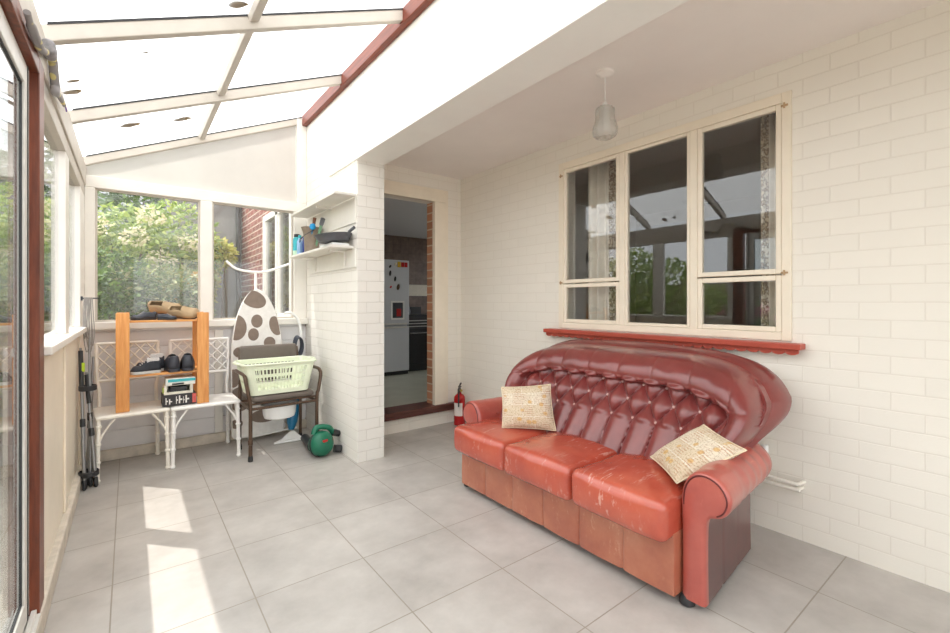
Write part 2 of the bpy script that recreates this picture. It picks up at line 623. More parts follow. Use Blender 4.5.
def thing(name, label, cat, loc=(0, 0, 0), rz=0, group=None, world=True):
    """Empty at the base; with world=True its parts are given in room coordinates"""
    o = bpy.data.objects.new(name, None)
    C.objects.link(o)
    o.empty_display_size = 0.05
    o.location = loc
    o.rotation_euler = (0, 0, rz)
    o['label'] = label
    o['category'] = cat
    if group:
        o['group'] = group
    if world:
        o['_o'] = list(loc)
    return o


def tag(o, label, cat, group=None, kind=None):
    o['label'] = label
    o['category'] = cat
    if group:
        o['group'] = group
    if kind:
        o['kind'] = kind
    return o


def struct(name, mb, mat, **kw):
    o = mb.build(name, mat, **kw)
    if o.parent is None:
        o['kind'] = 'structure'
    return o


def sempty(name):
    o = bpy.data.objects.new(name, None)
    C.objects.link(o)
    o['kind'] = 'structure'
    return o


def dup(o, parent=None):
    c = o.copy()
    C.objects.link(c)
    if parent is not None:
        c.parent = parent
    for ch in list(o.children):
        dup(ch, c)
    return c


def arc(c, r, a0, a1, n, fn):
    return [fn(c[0] + r * math.cos(R(a0 + (a1 - a0) * i / n)), c[1] + r * math.sin(R(a0 + (a1 - a0) * i / n))) for i in range(n + 1)]


def smooth_path(pts, n=6):
    """Catmull-Rom through the points"""
    P = [Vector(p) for p in pts]
    out = []
    for i in range(len(P) - 1):
        p0, p1, p2, p3 = P[max(i - 1, 0)], P[i], P[i + 1], P[min(i + 2, len(P) - 1)]
        for k in range(n):
            t = k / n
            out.append(0.5 * ((2 * p1) + (p2 - p0) * t + (2 * p0 - 5 * p1 + 4 * p2 - p3) * t * t + (3 * p1 - p0 - 3 * p2 + p3) * t ** 3))
    out.append(P[-1])
    return out


YB = -1.7            # the wall behind the camera
XL, XP, XQ, XR = -0.27, 1.395, 1.62, 2.77
YD, YE, YPF = 3.815, 4.55, 3.28
ZC, ZB = 2.54, 2.345
roof = lambda x: 2.36 + 0.44 * (x + 0.27)
# ================================================================== the setting
struct('floor', MB().box(-0.40, 2.97, YB - 0.2, YE + 0.12, -0.12, 0), M['tiles'], smooth=False)
# right wall with the living room window opening
w = MB()
w.box(XR, 2.97, YB, 0.835, 0, ZC + 0.1).box(XR, 2.97, 2.45, YD, 0, ZC + 0.1)
w.box(XR, 2.97, 0.835, 2.45, 0, 1.035).box(XR, 2.97, 0.835, 2.45, 2.365, ZC + 0.1)
struct('wall_right', w, M['brick_y'], smooth=False)
# wall with the kitchen doorway
DX0, DX1, DH = 1.62, 2.447, 2.26
w = MB()
w.box(DX1, 2.97, YD, YD + 0.135, 0, ZC + 0.1).box(XQ, DX1, YD, YD + 0.135, DH, ZC + 0.1).box(XQ, DX1, YD, YD + 0.135, -0.1, 0.135)
struct('wall_kitchen', w, M['brick_x'], smooth=False)
struct('trim_1', MB().box(DX1 - 0.0115, DX1 - 0.0003, YD + 0.031, YD + 0.1345, 0.208, DH - 0.001), M['brick_reveal'], smooth=False)
# pier wall
w = MB()
w.box(XP, XQ, YPF, YE, 0, ZB)
w.box(XP, XQ, 3.88, YE, ZB, 2.70)
w.box(XP, XQ, YB, YE, 2.70, 3.16)
struct('wall_pier', w, M['brick_pier'], smooth=False)
struct('trim_2', MB().box(XP - 0.014, XQ, YB, 3.88, ZB, 2.70), M['plaster'], smooth=False, bevel=0.004)
struct('ceiling', MB().box(XQ, 2.97, YB, YD + 0.135, ZC, ZC + 0.1), M['ceil'], smooth=False)
# doorway frame and threshold
d = sempty('door_2')
m = MB()
m.box(DX1 - 0.012, 2.569, YD - 0.018, YD + 0.03, 0.2, DH)
m.box(XQ + 0.001, 2.569, YD - 0.018, YD + 0.03, DH, DH + 0.10)
m.build('door_frame', M['cream'], d, bevel=0.004)
m = MB()
m.box(2.569, 2.60, YD - 0.012, YD + 0.01, 0.2, DH + 0.13).box(XQ + 0.001, 2.569, YD - 0.012, YD + 0.01, DH + 0.10, DH + 0.13)
m.build('architrave', M['cream'], d, bevel=0.003)
MB().box(XQ + 0.001, 2.69, YD - 0.045, YD + 0.20, 0.137, 0.207).build('threshold', M['threshold'], d, bevel=0.005)

# end wall of the lean-to
w = MB()
for i in range(7):
    z0 = 0.10 + i * 0.13
    w.box(XL - 0.1, XP - 0.001, YE, YE + 0.06, z0, min(z0 + 0.125, 1.029))
w.box(XL - 0.1, XP - 0.001, YE + 0.012, YE + 0.06, 0.0, 1.029)
struct('wall_end', w, M['greywhite'], smooth=False, bevel=0.003)
struct('baseboard_end', MB().box(XL, XP - 0.001, YE - 0.035, YE, 0, 0.085), M['stone'], smooth=False, bevel=0.008)
struct('trim_3', MB().box(0.60, 0.665, YE - 0.018, YE, 0.085, 1.0), M['paint'], smooth=False, bevel=0.003)
wn = sempty('window_1')
m = MB()
m.box(XL, -0.209, YE - 0.03, YE + 0.06, 1.09, 2.13)
m.box(0.49, 0.581, YE - 0.03, YE + 0.06, 1.09, 2.13)
m.box(1.272, XP - 0.001, YE - 0.03, YE + 0.06, 1.09, 2.13)
m.box(XL, XP - 0.001, YE - 0.03, YE + 0.06, 2.13, 2.22)
m.build('window_frame', M['paint'], wn, smooth=False, bevel=0.004)
m = MB()
for x0, x1 in ((-0.209, 0.49), (0.581, 1.272)):
    m.box(x0, x0 + 0.014, YE - 0.005, YE + 0.02, 1.09, 2.13).box(x1 - 0.014, x1, YE - 0.005, YE + 0.02, 1.09, 2.13)
    m.box(x0 + 0.014, x1 - 0.014, YE - 0.005, YE + 0.02, 2.116, 2.13).box(x0 + 0.014, x1 - 0.014, YE - 0.005, YE + 0.02, 1.09, 1.104)
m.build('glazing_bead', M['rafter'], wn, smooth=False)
MB().box(XL, XP - 0.001, YE - 0.075, YE + 0.06, 1.03, 1.09).build('window_sill', M['paint'], wn, smooth=False, bevel=0.006)
for x0, x1 in ((-0.209, 0.49), (0.581, 1.272)):
    MB().box(x0, x1, YE + 0.02, YE + 0.024, 1.09, 2.13).build('pane', M['glass_dusty'], wn, smooth=False)
# gable over the end window: opal sheet with a post against the house wall
m = MB()
m.prism([(XL, 2.22), (1.30, 2.22), (1.30, roof(1.30) - 0.001), (XL, roof(XL) - 0.001)], lambda x, z: (x, YE + 0.024, z), lambda x, z: (x, YE + 0.030, z))
struct('wall_gable', m, M['gable'], smooth=False)
struct('trim_4', MB().box(1.302, XP - 0.001, YE - 0.03, YE + 0.06, 2.22, roof(1.302) - 0.004), M['paint'], smooth=False, bevel=0.004)

# left wall
w = MB()
w.box(XL - 0.10, XL - 0.012, 2.375, YE + 0.06, 0.10, 1.03)
for y in (2.375, 3.27, 4.18):
    w.box(XL - 0.012, XL, y, y + (0.08 if y < 3 else 0.14 if y < 4 else 0.37), 0.10, 1.03)
struct('wall_left', w, M['cream'], smooth=False, bevel=0.003)
struct('baseboard_left', MB().box(XL - 0.13, XL + 0.018, YB, YE - 0.035, 0, 0.10), M['stone'], smooth=False, bevel=0.008)
wn = sempty('window_2')
m = MB()
for y0, y1 in ((2.375, 2.44), (3.27, 3.43), (4.18, YE + 0.06)):
    m.box(XL - 0.045, XL, y0, y1, 1.07, 2.06)
m.build('window_frame', M['paint'], wn, smooth=False, bevel=0.004)
MB().box(XL - 0.10, XL + 0.035, 2.375, YE - 0.076, 1.035, 1.07).build('window_sill', M['paint'], wn, smooth=False, bevel=0.006)
for y0, y1 in ((2.44, 3.27), (3.43, 4.18)):
    MB().box(XL - 0.034, XL - 0.030, y0, y1, 1.07, 2.06).build('pane', M['glass'], wn, smooth=False)
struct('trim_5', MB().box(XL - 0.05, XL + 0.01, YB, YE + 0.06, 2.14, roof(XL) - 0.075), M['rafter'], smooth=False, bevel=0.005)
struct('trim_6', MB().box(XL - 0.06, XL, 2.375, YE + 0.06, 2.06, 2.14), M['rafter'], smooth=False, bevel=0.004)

# sliding patio door in a brown frame
d = sempty('door_1')
m = MB()
m.box(XL - 0.07, XL + 0.012, 2.262, 2.374, 0.10, 2.139)
m.build('door_jamb', M['brownjamb'], d, smooth=False, bevel=0.004)
m = MB()
m.box(XL - 0.07, XL + 0.012, YB, 2.262, 2.075, 2.139)
m.build('door_head', M['brownjamb'], d, smooth=False, bevel=0.004)
m = MB()
for k in range(3):
    m.box(XL - 0.07 + k * 0.03, XL - 0.055 + k * 0.03, YB, 2.26, 0.10, 0.125)
m.box(XL - 0.08, XL + 0.015, YB, 2.26, 0.10, 0.108)
m.build('track', M['alu'], d, smooth=False, bevel=0.002)
for (y0, y1, x) in ((0.2, 2.235, XL - 0.012), (YB, 0.3, XL - 0.055)):
    f = MB()
    f.box(x - 0.028, x, y1 - 0.085, y1, 0.126, 2.07).box(x - 0.028, x, y0, y0 + 0.085, 0.126, 2.07)
    f.box(x - 0.028, x, y0 + 0.085, y1 - 0.085, 1.995, 2.07).box(x - 0.028, x, y0 + 0.085, y1 - 0.085, 0.126, 0.205)
    fo = f.build('sliding_sash', M['alu'], d, smooth=False, bevel=0.003)
    g = MB()
    for yy in (y0 + 0.085, y1 - 0.091):
        g.box(x - 0.0215, x - 0.0065, yy, yy + 0.006, 0.205, 1.995)
    g.box(x - 0.020, x + 0.0015, y1 - 0.040, y1 - 0.022, 0.126, 2.07)
    g.box(x - 0.0215, x - 0.0065, y0 + 0.091, y1 - 0.091, 1.989, 1.995).box(x - 0.0215, x - 0.0065, y0 + 0.091, y1 - 0.091, 0.205, 0.211)
    g.build('gasket_shade_strip', M['rubber'], fo, smooth=False)
    MB().box(x - 0.018, x - 0.010, y0 + 0.085, y1 - 0.085, 0.205, 1.995).build('pane', M['glass_patio'], fo, smooth=False)

# roof: rafters down the slope, one long glazing bar, opal sheets
for y in (YE - 0.0, 3.51, 2.495, 1.47, 0.45, -0.57, -1.6):
    m = MB()
    x0, x1 = XL - 0.05, XP - 0.045
    h = 0.072 if y < YE - 0.1 else 0.066
    m.prism([(x0, roof(x0)), (x1, roof(x1)), (x1, roof(x1) - h), (XL + 0.06, roof(XL + 0.06) - h), (XL, roof(XL) - h - 0.003), (x0, roof(x0) - h)],
            lambda x, z: (x, y - 0.0225, z), lambda x, z: (x, y + 0.0225, z))
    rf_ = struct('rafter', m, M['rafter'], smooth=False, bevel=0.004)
    m = MB()
    m.prism([(XL + 0.01, roof(XL + 0.01) + 0.004), (x1, roof(x1) + 0.004), (x1, roof(x1) - 0.006), (XL + 0.01, roof(XL + 0.01) - 0.006)], lambda x, z: (x, y - 0.0265, z), lambda x, z: (x, y - 0.0228, z))
    m.build('gasket_shade_strip', M['rubber'], rf_, smooth=False)  # black strip drawn for the shadow gap along the rafter's top edge
m = MB()
m.bar((0.497, YB, roof(0.497) - 0.017), (0.497, YE + 0.05, roof(0.497) - 0.017), 0.045, 0.034, up=(-0.4, 0, 0.9))
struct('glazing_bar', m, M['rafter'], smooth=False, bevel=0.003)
struct('trim_7', MB().bar((XP - 0.025, YB, roof(XP) - 0.06), (XP - 0.025, YE - 0.03, roof(XP) - 0.06), 0.045, 0.10), M['redboard'], smooth=False, bevel=0.004)
ys = [YB, -1.6, -0.57, 0.45, 1.47, 2.495, 3.51, YE + 0.08]
for a, b_ in zip(ys, ys[1:]):
    m = MB()
    for x0, x1 in ((XL - 0.06, 0.497), (0.497, XP - 0.003)):
        v = [m.bm.verts.new(p) for p in ((x0, a, roof(x0) + 0.006), (x1, a, roof(x1) + 0.006), (x1, b_, roof(x1) + 0.006), (x0, b_, roof(x0) + 0.006))]
        m.bm.faces.new(v)
    struct('roof_sheet', m, M['sheet'], smooth=False)

# wall behind the camera, with an unseen glazed opening added to let in light
w = MB()
w.box(XL - 0.1, 0.0, YB - 0.15, YB, 0, 2.36).box(2.5, 2.97, YB - 0.15, YB, 0, ZC + 0.1).box(0.0, 2.5, YB - 0.15, YB, 2.2, ZC).box(0.0, 2.5, YB - 0.15, YB, 0, 0.3)
w.box(XL - 0.1, XP, YB - 0.15, YB, 2.36, 2.4)
struct('wall_back', w, M['plaster'], smooth=False)
wn = sempty('window_added_back')
m = MB()
for x in (0.0, 0.81, 1.62, 2.43):
    m.box(x, x + 0.07, YB - 0.1, YB - 0.04, 0.3, 2.2)
m.box(0.07, 2.43, YB - 0.1, YB - 0.04, 0.3, 0.37).box(0.07, 2.43, YB - 0.1, YB - 0.04, 2.13, 2.2)
m.build('window_frame', M['paint'], wn, smooth=False)
for x in (0.07, 0.88, 1.69):
    MB().box(x, x + 0.74, YB - 0.072, YB - 0.068, 0.37, 2.13).build('pane', M['glass'], wn, smooth=False)

# living room window
wn = sempty('window_3')
FX0, FX1 = XR - 0.012, XR + 0.06
Y0, Y1, Z0, Z1 = 0.836, 2.449, 1.036, 2.364
m = MB()
m.box(FX0, FX1, Y0, Y0 + 0.045, Z0, Z1).box(FX0, FX1, Y1 - 0.045, Y1, Z0, Z1)
m.box(FX0, FX1, Y0 + 0.045, Y1 - 0.045, Z1 - 0.055, Z1).box(FX0, FX1, Y0 + 0.045, Y1 - 0.045, Z0, Z0 + 0.045)
m.box(FX0 + 0.004, FX1, 1.332, 1.376, Z0 + 0.045, Z1 - 0.055).box(FX0 + 0.004, FX1, 1.84, 1.884, Z0 + 0.045, Z1 - 0.055)
m.build('window_frame', M['cream'], wn, smooth=False, bevel=0.004)


def casement(y0, y1, z0, z1, w_=0.028, x=FX0 + 0.006):
    f = MB()
    f.box(x, x + 0.035, y0, y0 + w_, z0, z1).box(x, x + 0.035, y1 - w_, y1, z0, z1)
    f.box(x, x + 0.035, y0 + w_, y1 - w_, z0, z0 + w_).box(x, x + 0.035, y0 + w_, y1 - w_, z1 - w_, z1)
    fo = f.build('sash', M['cream'], wn, smooth=False, bevel=0.004)
    MB().box(x + 0.014, x + 0.018, y0 + w_, y1 - w_, z0 + w_, z1 - w_).build('pane', M['glass_double'], fo, smooth=False)


zt = 1.392
casement(0.882, 1.331, zt + 0.004, Z1 - 0.056)
casement(0.882, 1.331, Z0 + 0.046, zt - 0.004)
casement(1.885, 2.403, zt + 0.004, Z1 - 0.056)
casement(1.885, 2.403, Z0 + 0.046, zt - 0.004)
casement(1.377, 1.839, Z0 + 0.046, Z1 - 0.056, 0.02)
for y, z in ((0.866, 2.29), (0.866, 1.40), (2.42, 2.26), (2.42, 1.40)):
    h = MB().box(FX0 - 0.006, FX0 - 0.0005, y - 0.016, y + 0.016, z - 0.005, z + 0.005)
    h.tube([(FX0 - 0.008, y, z - 0.014), (FX0 - 0.008, y, z + 0.014)], 0.005, 8)
    h.build('hinge', M['rust'], wn)
s = MB().box(XR - 0.085, XR - 0.0005, 0.775, 2.55, 0.998, 1.028)
s = s.build('window_sill', M['sillred'], wn, smooth=False, bevel=0.004)
m = MB()
prof = [(0.79, 0.997), (2.54, 0.997)]
n_sc = 29
dy = (2.54 - 0.79) / n_sc
for k in range(n_sc):
    y = 2.54 - k * dy
    for j in range(6):
        a = math.pi * j / 6
        prof.append((y - dy / 2 + math.cos(a) * dy * 0.5, 0.984 - math.sin(a) * 0.016))
prof.append((0.79, 0.984))
m.prism(prof, lambda y, z: (XR - 0.060, y, z), lambda y, z: (XR - 0.046, y, z))
m.build('scalloped_edging', M['sillred'], s, smooth=False)
# living room behind it
w = MB()
w.box(2.9705, 6.4, -1.3, -1.2, 0, 2.6).box(2.9705, 6.4, 4.0, 4.1, 0, 2.6).box(6.3, 6.4, -1.2, 4.0, 0, 2.6)
struct('wall_living', w, M['livwall'], smooth=False)
struct('ceiling_living', MB().box(2.9705, 6.4, -1.3, 4.1, 2.6, 2.7), M['livwall'], smooth=False)
struct('floor_living', MB().box(2.9705, 6.4, -1.3, 4.1, -0.1, 0), M['carpet'], smooth=False)

# kitchen behind the doorway
KZ = 0.17
struct('floor_kitchen', MB().box(XQ, 5.2, YD + 0.2005, 7.1, 0.05, KZ), plain('kitchen floor tiles', sr(176, 176, 160), 0.35, var=0.1, scale=4), smooth=False)
w = MB()
w.box(XQ, 5.3, 6.95, 7.1, 0.05, 2.5)
struct('wall_kitchen_far', w, M['kwall'], smooth=False)
struct('trim_8', MB().box(XQ + 0.001, 5.2, 6.93, 6.949, 1.36, 1.56), plain('pale tile border', sr(206, 198, 180), 0.4), smooth=False)
struct('wall_kitchen_right', MB().box(5.2, 5.3, YD + 0.135, 4.2, 0.05, 2.5).box(5.2, 5.3, 6.4, 6.95, 0.05, 2.5).box(5.2, 5.3, 4.2, 6.4, 0.05, 1.0).box(5.2, 5.3, 4.2, 6.4, 2.2, 2.5), M['kwall'], smooth=False)
wn = sempty('window_added_kitchen')  # unseen window added to bring more light into the kitchen
m = MB()
for y in (4.2, 5.27, 6.34):
    m.box(5.2, 5.26, y, y + 0.06, 1.0, 2.2)
m.box(5.2, 5.26, 4.26, 6.34, 1.0, 1.06).box(5.2, 5.26, 4.26, 6.34, 2.14, 2.2)
m.build('window_frame', M['paint'], wn, smooth=False)
for y in (4.26, 5.33):
    MB().box(5.22, 5.224, y, y + 1.01, 1.06, 2.14).build('pane', M['glass'], wn, smooth=False)
struct('ceiling_kitchen', MB().box(XQ - 0.2, 5.3, YD + 0.1355, 7.1, 2.40, 2.5), plain('kitchen ceiling', sr(205, 205, 208), 0.8, var=0.02), smooth=False)
struct('wall_kitchen_near', MB().box(2.9705, 5.3, YD + 0.0, YD + 0.135, 0.05, 2.5), M['livwall'], smooth=False)

# outside face of the house beyond the end wall, red brick with the kitchen window
w = MB()
w.box(XP, XQ, YE + 0.061, 4.95, 0, 3.3).box(XP, XQ, 6.25, 7.95, 0, 3.3).box(XP, XQ, 4.95, 6.25, 0, 1.05).box(XP, XQ, 4.95, 6.25, 2.35, 3.3)
struct('wall_outside', w, M['brick_red'], smooth=False)
wn = sempty('window_4')
m = MB()
for y0, y1 in ((4.95, 5.03), (5.52, 5.62), (6.15, 6.25)):
    m.box(XP - 0.03, XP + 0.06, y0, y1, 1.05, 2.35)
m.box(XP - 0.03, XP + 0.06, 5.03, 6.15, 1.05, 1.12).box(XP - 0.03, XP + 0.06, 5.03, 6.15, 2.27, 2.35)
for y0, y1 in ((5.03, 5.52), (5.62, 6.15)):
    m.box(XP - 0.02, XP + 0.03, y0, y0 + 0.05, 1.12, 2.27).box(XP - 0.02, XP + 0.03, y1 - 0.05, y1, 1.12, 2.27)
m.build('window_frame', M['paint'], wn, smooth=False, bevel=0.004)
MB().box(XP - 0.09, XP - 0.001, 4.9, 6.3, 1.0, 1.05).build('window_sill', M['paint'], wn, smooth=False)
for y0, y1 in ((5.08, 5.47), (5.67, 6.10)):
    MB().box(XP + 0.0, XP + 0.004, y0, y1, 1.12, 2.27).build('pane', M['glass_patio'], wn, smooth=False)
struct('ground', MB().box(-14, 14, -14, 18, -0.25, -0.13), M['grass'], smooth=False)
# ================================================================== the sofa
YC = 1.665
sofa = thing('sofa', 'red leather three seater sofa with deep buttoned back under the window', 'sofa', (2.15, YC, 0))
BY0, BY1 = 0.935, 2.395


def base_fn(P, u):
    x = P.x
    if u[0] < -0.5:
        g = 0
        for k in range(1, 6):
            ys_ = BY0 + (BY1 - BY0) * k / 6
            g += 0.010 * math.exp(-((P.y - ys_) / 0.007) ** 2)
        x += g - 0.004 * math.sin((P.y - BY0) / (BY1 - BY0) * 6 * math.pi) ** 2
    return Vector((x, P.y, P.z))


def dense_front(mb, x, y0, y1, z0, z1, ny, nz, depth):
    def f(u, v):
        y = y0 + (y1 - y0) * u
        z = z0 + (z1 - z0) * v
        g = sum(0.010 * math.exp(-((y - (y0 + (y1 - y0) * k / 6)) / 0.005) ** 2) for k in range(1, 6))
        ph = abs(math.sin((y - y0) / (y1 - y0) * 6 * math.pi))
        return Vector((x + g - 0.005 * ph ** 0.6 + 0.004 * noise.noise((y * 9, z * 9, 3)) + 0.012 * max(0, 0.12 - v), y, z))
    V = mb.grid(f, ny, nz)
    # sides and back
    top = [V[i][nz] for i in range(ny + 1)]
    bot = [V[i][0] for i in range(ny + 1)]
    tb = [mb.bm.verts.new((depth, v.co.y, z1)) for v in top]
    bb = [mb.bm.verts.new((depth, v.co.y, z0)) for v in bot]
    for i in range(ny):
        mb.bm.faces.new((top[i], top[i + 1], tb[i + 1], tb[i]))
        mb.bm.faces.new((bot[i], bb[i], bb[i + 1], bot[i + 1]))
        mb.bm.faces.new((tb[i], tb[i + 1], bb[i + 1], bb[i]))
    for i in (0, ny):
        col = [V[i][j] for j in range(nz + 1)]
        mb.bm.faces.new(col + [tb[i], bb[i]])
    return mb


dense_front(MB(), 1.748, BY0, BY1, 0.045, 0.30, 200, 12, 2.50).build('base', M['baseL'], sofa, angle=60)


def seat_fn(P, u):
    P = P.copy()
    if u[2] > 0.3:
        P.z += 0.006 * noise.noise((P.x * 6, P.y * 6, 1.3)) + 0.002 * noise.noise((P.x * 22, P.y * 22, 5))
        P.z += 0.004 * max(0, u[0])
    if P.y > 2.33 and P.x > 1.80:      # the far cushion steps round the front of the arm
        k = min(1, (P.x - 1.80) / 0.04)
        P.y = P.y * (1 - k) + (2.33 + 0.1 * (P.y - 2.33)) * k
    if u[0] < -0.3:
        P.x += 0.006 * noise.noise((P.y * 8, P.z * 10, 2.2))
    return P


for k in range(3):
    w3 = (BY1 - BY0) / 3
    y0 = BY0 + k * w3 + 0.002
    y1 = BY0 + (k + 1) * w3 - 0.002
    c = MB().soft(1.672, 2.17, y0, y1 + (0.005 if k == 2 else 0), 0.268, 0.440, 0.038, 30, (0.018, 0.0, 0.024), seat_fn)
    co = c.build('seat_cushion', M['seatL'], sofa, angle=180)
    pth = []
    for (xx, yy) in ((2.05, y0 + .012), (1.70, y0 + .012), (1.684, y0 + .035), (1.678, (y0 + y1) / 2), (1.684, y1 - .035), (1.70, y1 - .012), (2.05, y1 - .012)):
        pth.append((xx, yy, 0.412 + (0.008 if 0 < yy - y0 < 0.45 and xx < 1.69 else 0)))


def arm(sy):
    """sy=-1 near arm, +1 far arm; profile in outward distance o and height z"""
    o0 = 0.735 if sy < 0 else 0.668   # inner face from the sofa's centre line
    P = [(0, 0.035), (0.0, 0.20), (0.0, 0.36), (-0.002, 0.44), (0.006, 0.49), (0.022, 0.525), (0.048, 0.552), (0.082, 0.565), (0.118, 0.563),
         (0.152, 0.547), (0.178, 0.52), (0.191, 0.488), (0.189, 0.455), (0.176, 0.425), (0.155, 0.405), (0.130, 0.395), (0.112, 0.388), (0.102, 0.37), (0.097, 0.33), (0.096, 0.2), (0.098, 0.035)]
    fine = smooth_path([(a, b, 0) for a, b in P], 4)
    cen = Vector((0.09, 0.3, 0))
    n = len(fine)
    stations = [(1.792, -0.022), (1.795, -0.010), (1.803, -0.002), (1.815, 0)] + [(1.83 + 0.58 * i / 40, 0) for i in range(41)] + [(2.418, -0.004), (2.425, -0.012)]
    mb = MB()
    rings = []
    for x, ins in stations:
        ring = []
        for i, p in enumerate(fine):
            t = (fine[(i + 1) % n] - fine[i - 1]) if 0 < i < n - 1 else Vector((0, 1, 0)) * (1 if i == 0 else -1)
            t.normalize()
            nr = Vector((-t.y, t.x, 0))
            q_ = p + nr * (-ins) * -1 if False else p.copy()
            nr2 = Vector((t.y, -t.x, 0))      # either side; make it point inwards
            if (cen - p).dot(nr2) < 0 and p.y < 0.36:
                nr2 = -nr2
            if p.y >= 0.36:
                cc = Vector((0.095, 0.475, 0))
                nr2 = (cc - p).normalized()
            q_ += nr2 * (-ins)
            z = q_.y
            if z > 0.38 and x > 1.86:
                back = min(1, (x - 1.86) / 0.3)
                a = math.sin((x - 1.86) / 0.085 * math.pi)
                out = max(0, min(1, (q_.x - 0.04) / 0.1))
                q_ -= nr2 * (0.006 * back * out * (abs(a) - 0.6)) * -1
                q_ -= nr2 * 0.003 * noise.noise((x * 12, q_.x * 14, z * 14))
            if z < 0.38 and q_.x > 0.05 and x > 1.84:
                g = sum(0.006 * math.exp(-((x - xs) / 0.006) ** 2) for xs in (2.0, 2.2))
                q_.x -= g
            ring.append(mb.bm.verts.new((x + (0.05 if sy > 0 else 0), YC + sy * (o0 + q_.x - 0.11 * (x - 1.80)), q_.y)))
        rings.append(ring)
    for a, b_ in zip(rings, rings[1:]):
        for i in range(n):
            f = mb.bm.faces.new((a[i], a[(i + 1) % n], b_[(i + 1) % n], b_[i]))
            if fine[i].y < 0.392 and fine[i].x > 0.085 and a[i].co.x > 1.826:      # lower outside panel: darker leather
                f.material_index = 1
    mb.bm.faces.new(rings[0])
    mb.bm.faces.new(rings[-1])
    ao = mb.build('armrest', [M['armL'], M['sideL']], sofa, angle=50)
    ring = [(1.7935 + (0.05 if sy > 0 else 0), YC + sy * (o0 + 0.095 + (p.x - 0.095) * 0.86), 0.475 + (p.y - 0.475) * 0.86) for p in fine if p.y > 0.40]
    MB().tube(ring, 0.0035, 6).build('piping', M['pipeL'], ao)
    for bx in (1.98,):
        MB().lathe([(0.001, 0.0), (0.010, 0.001), (0.011, 0.004), (0.004, 0.009)], (bx, YC + sy * (o0 - 0.022), 0.49), 10, (0, -sy, 0)).build('button', M['armL'], ao)
    return ao


arm(-1)
arm(1)

# back: tufted pad with a fat roll round the edge, and a shell behind it
ZB0 = 0.385
def interp(pts, x):
    if x <= pts[0][0]:
        return pts[0][1]
    for (x0, y0), (x1, y1) in zip(pts, pts[1:]):
        if x <= x1:
            k = (x - x0) / (x1 - x0)
            return y0 + (y1 - y0) * k
    return pts[-1][1]


def dense(pts):
    q_ = smooth_path([(p[0], p[1], 0) for p in pts], 8)
    return [(p.x, p.y) for p in q_]


TOPC = dense([(0, .955), (.25, .954), (.45, .950), (.60, .934), (.72, .902), (.82, .850), (.885, .790)])
SIDEC = dense([(.385, .735), (.46, .752), (.54, .782), (.66, .846), (.74, .876), (.79, .885), (.97, .885)])


def outline(s_, t):
    zt_ = interp(TOPC, abs(s_) * .885)
    z = ZB0 + t * (zt_ - ZB0)
    tau = max(0, (t - 0.45) / 0.55)
    y = s_ * interp(SIDEC, z) * 0.955 * (1 - 0.035 * tau ** 2.5 * abs(s_) ** 3)
    z -= 0.018 * abs(s_) ** 7 * tau
    return y, z, zt_


YK = YC - 0.035
BX = lambda z: 2.09 + 0.66 * (z - 0.40)
PITCH, QZ, ROW0 = 0.1375, 0.178, 0.688


def back_pt(u, v):
    s_ = 2 * u - 1
    s_ = math.copysign(abs(s_) ** 0.92, s_)
    t = v
    y, z, zt_ = outline(s_, t)
    h_top = (1 - t) * (zt_ - ZB0)
    h_side = (1 - abs(s_)) * interp(SIDEC, z) + 0.03 * max(0, 0.25 - t)
    k = 0.05
    d = -k * math.log(math.exp(-h_top / k) + math.exp(-h_side / k)) if min(h_top, h_side) < 0.4 else min(h_top, h_side)
    d = max(d, 0)
    RW = 0.15 if h_top < h_side else 0.105
    RW = 0.11 + 0.06 / (1 + math.exp(-(h_side - h_top) / 0.03))
    edge = min(1, max(0, d) / 0.028)
    base = BX(z)
    if d < RW:
        e = d / RW
        roll = 0.105 * math.sqrt(max(0, 1 - (2 * e - 1) ** 2)) ** 0.9
        # gathers across the roll
        along = y if h_top < h_side else z * 1.1
        g = abs(math.sin(math.pi * (along / 0.215 + 0.25))) ** 0.22 * (0.9 + 0.1 * noise.noise((along * 5, 1, 1)))
        roll *= 0.86 + 0.14 * g
        roll += 0.004 * noise.noise((y * 14, z * 14, 0))
    else:
        roll = 0
    # tufting
    a = y / PITCH + (z - ROW0) / QZ
    b2 = y / PITCH - (z - ROW0) / QZ
    tuft = 0.054 * (abs(math.sin(math.pi * a) * math.sin(math.pi * b2))) ** 0.55
    pz = ROW0 - QZ / 2
    pl = 0.052 * abs(math.sin(math.pi * (y / PITCH - 0.5))) ** 0.4 * (0.7 + 0.5 * min(1, (pz - z) / 0.15))
    wgt = min(1, max(0, (z - pz + 0.012) / 0.024))
    inner = tuft * wgt + pl * (1 - wgt)
    wi = min(1, max(0, (d - RW * 0.82) / 0.03))
    low = max(0, 1 - (z - ZB0) / 0.06)
    disp = roll * (1 - 0.0) * (1 if d < RW else 0) + inner * wi
    disp -= 0.055 * (1 - edge) ** 2
    return Vector((base - disp + 0.03 * (1 if False else 0) - 0.05 * (abs(s_) ** 6) * 0.6, YK + y, z))


m = MB()
V = m.grid(back_pt, 300, 130)
rim = [V[i][0] for i in range(301)] + [V[300][j] for j in range(1, 131)] + [V[i][130] for i in range(299, -1, -1)] + [V[0][j] for j in range(129, 0, -1)]
r1 = [m.bm.verts.new((v.co.x + 0.06, v.co.y, v.co.z)) for v in rim]
n = len(rim)
for i in range(n):
    m.bm.faces.new((rim[i], rim[(i + 1) % n], r1[(i + 1) % n], r1[i]))
m.bm.faces.new(r1)
bk = m.build('backrest', M['backL'], sofa, angle=70)


